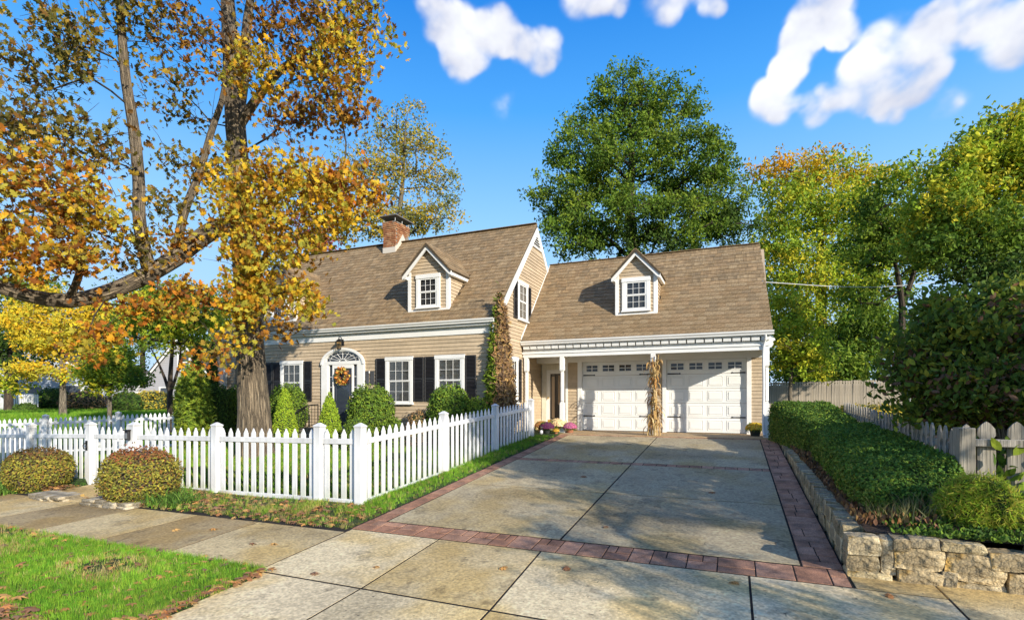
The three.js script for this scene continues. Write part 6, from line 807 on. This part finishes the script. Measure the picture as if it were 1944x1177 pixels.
// single leaves lying on the concrete
rnd = mulberry(84);
[[1075, 1079, 'curled tan leaf on the slab in the middle of the pavement'], [955, 1078, 'small brown leaf left of the curled tan leaf on the pavement'], [715, 1076, 'tan leaf on the pale slab below the fence corner post'], [1395, 1105, 'tiny tan leaf on the slab near the right pavement joint'], [480, 1032, 'orange leaf on the darkest left pavement slab'], [520, 1032, 'second orange leaf beside the verge on the left pavement'], [405, 1004, 'orange leaf at the verge edge on the left pavement'], [330, 1006, 'small orange leaf furthest left at the verge edge'], [425, 1062, 'reddish leaf against the near lawn edge on the pavement'], [596, 1089, 'brown leaf on the pale slab near the lawn tip'], [1150, 1000, 'small leaf on the front left driveway slab'], [1352, 935, 'brown leaf on the front right driveway slab'], [1108, 905, 'leaf on the left driveway slab by its joint'], [1690, 1132, 'long dark leaf near the base of the stone wall corner'], [285, 1084, 'broad yellow leaf lying on the near lawn'], [98, 1128, 'large orange leaf on the near lawn at left']].forEach(([px, py, lab]) => {
  const r = ray(px, py); let p = EYE.clone(); for (let d = 2; d < 30; d += 0.01) { p = EYE.clone().addScaledVector(r, d); const y = p.z > 12.12 ? WALK(p.x, p.z) : p.x > -5.1 && p.z < 12.12 ? DRIVE(p.z) : gY(p.x, p.z); if (p.y < y + 0.015) break; }
  const t = thing('fallen_leaf', lab, 'leaf'), m = mat({ color: lin(...tone(pick(P.litter), 0.2)), side: THREE.DoubleSide }), g = LOBED.clone(); g.translate(0, -0.5, 0); const s = R(0.1, 0.16); const o = part(t, 'blade', g, m); o.scale.set(s, s, s * 1.6); o.rotation.set(-Math.PI / 2 + R(-0.35, 0.35), 0, R(0, 6)); part(t, 'stalk', rod([0, 0.0, 0], [s * 0.5, 0.008, s * 0.3], 0.003, 4), m); t.position.copy(p).add(V(0, 0.012, 0));
});
// ------------------------------------------------------------------ autumn decorations
{
  rnd = mulberry(91);
  const w = thing('door_wreath', 'round autumn wreath of orange and yellow leaves hung on the front door', 'wreath'), c = new Cloud(), cx = -12.45, cy = 1.9, ring = []; for (let i = 0; i < 420; i++) { const a = rnd() * 6.283, b = rnd() * 6.283, r = 0.245 + 0.08 * Math.cos(b); c.spin(V(r * Math.cos(a), r * 1.08 * Math.sin(a), 0.05 + 0.06 * Math.abs(Math.sin(b))), R(0.06, 0.11), tone(pick([[0.62, 0.24, 0.03], [0.7, 0.42, 0.06], [0.5, 0.14, 0.02], [0.6, 0.5, 0.14], [0.25, 0.1, 0.03], [0.16, 0.18, 0.03]]))); } void ring;
  part(w, 'ring', clean(new THREE.TorusGeometry(0.245, 0.055, 8, 32).translate(0, 0, 0.05)), mat({ color: lin(0.14, 0.07, 0.03) })); c.build(w, 'leaves', LOBED, M.dry); for (const a of [2.6, 3.4, 0.4, 5.2]) part(w, 'gourd', clean(new THREE.SphereGeometry(0.06, 10, 8).scale(1, 0.85, 1).translate(0.24 * Math.cos(a), 0.26 * Math.sin(a), 0.13)), mat({ color: lin(0.65, 0.22, 0.03), roughness: 0.5 })); w.position.set(cx, cy, ZF + 0.062); w.scale.set(0.88, 0.9, 0.9);
  const k = thing('corn_stalk_bundle', 'tall bundle of dried corn stalks tied to the porch post between the garage doors', 'corn stalks'), lf = new Cloud(), lg = strip(7, 0.075, 2.6); k.position.set(-2.24, -0.02, 1.62);
  for (let i = 0; i < 15; i++) { const a = rnd() * 6.28, r0 = R(0.08, 0.24), r1 = R(0.03, 0.24), h = R(1.85, 2.5), b = V(r0 * Math.cos(a), 0, r0 * Math.sin(a) * 0.7), m = V(0.05 * Math.cos(a), 1.15, 0.05 * Math.sin(a)), t = V(r1 * Math.cos(a + 2) , h, r1 * Math.sin(a + 2) * 0.7); part(k, 'stalk', pipe([b.toArray(), m.toArray(), t.toArray()], 0.014, 6, 12), mat({ color: lin(...tone([0.46, 0.32, 0.13])) })); const cv = new THREE.CatmullRomCurve3([b, m, t]); for (let q = 0; q < 15; q++) { eul.set(R(0.5, 1.7), rnd() * 6.28, 0, 'YXZ'); lf.add(cv.getPoint(R(0.06, 1)), R(0.22, 0.46), quat.setFromEuler(eul), tone(pick([[0.5, 0.32, 0.12], [0.38, 0.21, 0.07], [0.58, 0.42, 0.2], [0.28, 0.15, 0.055]]), 0.25)); } }
  lf.build(k, 'leaf', lg, leafMat(0.2)); part(k, 'tie', clean(new THREE.TorusGeometry(0.1, 0.012, 6, 20).rotateX(Math.PI / 2).translate(0, 1.15, 0)), mat({ color: lin(0.4, 0.3, 0.15) }));
  const mum = (label, x, z, r, cols, pot, seed, n = 900) => { rnd = mulberry(seed); const t = thing('chrysanthemum', label, 'flower pot', null), y0 = z < 1.9 ? -0.012 : gY(x, z), fl = new Cloud(), gr = new Cloud(), ph = r * 0.75, q = new THREE.Quaternion(); part(t, 'pot', clean(new THREE.CylinderGeometry(r * 0.62, r * 0.46, ph, 18).translate(0, ph / 2, 0)), pot); part(t, 'pot_rim', clean(new THREE.TorusGeometry(r * 0.62, r * 0.05, 6, 20).rotateX(Math.PI / 2).translate(0, ph, 0)), pot); for (let i = 0; i < n; i++) { const a = rnd() * 6.28, u = rnd(), s = Math.sqrt(1 - u * u), nn = V(s * Math.cos(a), u * 0.9 + 0.05, s * Math.sin(a)); q.setFromUnitVectors(V(0, 1, 0), nn.clone().normalize()); fl.add(V(nn.x * r, ph + nn.y * r * 0.85 - 0.02, nn.z * r), R(0.8, 1.25) * r * 0.085, q, tone(pick(cols), 0.2)); } for (let i = 0; i < 500; i++) { const a = rnd() * 6.28, u = rnd() * 1.2 - 0.35, s = Math.sqrt(Math.max(0.1, 1 - u * u)); gr.spin(V(s * Math.cos(a) * r * 0.93, ph + u * r * 0.8, s * Math.sin(a) * r * 0.93), r * 0.2, tone(pick(P.green))); } fl.build(t, 'blossoms', merge([new THREE.CylinderGeometry(1, 0.35, 0.45, 7), new THREE.SphereGeometry(0.5, 6, 4).translate(0, 0.25, 0)]), M.dry); gr.build(t, 'leaves', SMALL, M.tough); t.position.set(x, y0, z); };
  mum('potted yellow chrysanthemum in a black pot beside the right garage door', 0.62, 0.85, 0.27, [[0.75, 0.42, 0.02], [0.7, 0.52, 0.05], [0.6, 0.3, 0.02]], M.potBlack, 1, 420); mum('purple chrysanthemum mound at the end of the driveway fence', -5.62, 1.98, 0.25, [[0.085, 0.008, 0.05], [0.12, 0.015, 0.075], [0.05, 0.006, 0.035]], M.potBlack, 2); mum('cream chrysanthemum mound in front of the storm door', -5.42, 1.35, 0.31, [[0.75, 0.6, 0.34], [0.7, 0.52, 0.26], [0.62, 0.4, 0.2]], M.terracotta, 3); mum('pink chrysanthemum right of the cream one by the porch post', -5.0, 1.42, 0.23, [[0.4, 0.09, 0.2], [0.5, 0.17, 0.27], [0.3, 0.06, 0.15]], M.terracotta, 4); mum('small orange chrysanthemum between the purple and cream ones', -5.3, 2.0, 0.12, [[0.65, 0.3, 0.03], [0.7, 0.4, 0.05]], M.terracotta, 5, 300); mum('bronze chrysanthemum behind the purple one by the wall', -6.05, 1.25, 0.24, [[0.42, 0.2, 0.06], [0.35, 0.15, 0.05]], M.terracotta, 6);
  const o = thing('garden_ornament', 'small black and white garden ornament in front of the purple chrysanthemum', 'ornament'); part(o, 'body', clean(new THREE.SphereGeometry(0.075, 12, 10).scale(1, 1.35, 0.9).translate(0, 0.1, 0)), M.black); part(o, 'breast', clean(new THREE.SphereGeometry(0.06, 12, 10).scale(0.9, 1.2, 0.6).translate(0.01, 0.09, 0.045)), M.white); part(o, 'head', clean(new THREE.SphereGeometry(0.05, 12, 10).translate(0, 0.235, 0.01)), M.black); part(o, 'beak', clean(new THREE.ConeGeometry(0.015, 0.05, 8).rotateX(1.57).translate(0, 0.23, 0.075)), M.brass); o.position.set(-5.66, gY(-5.66, 2.35), 2.38);
}

renderer.render(scene, camera);
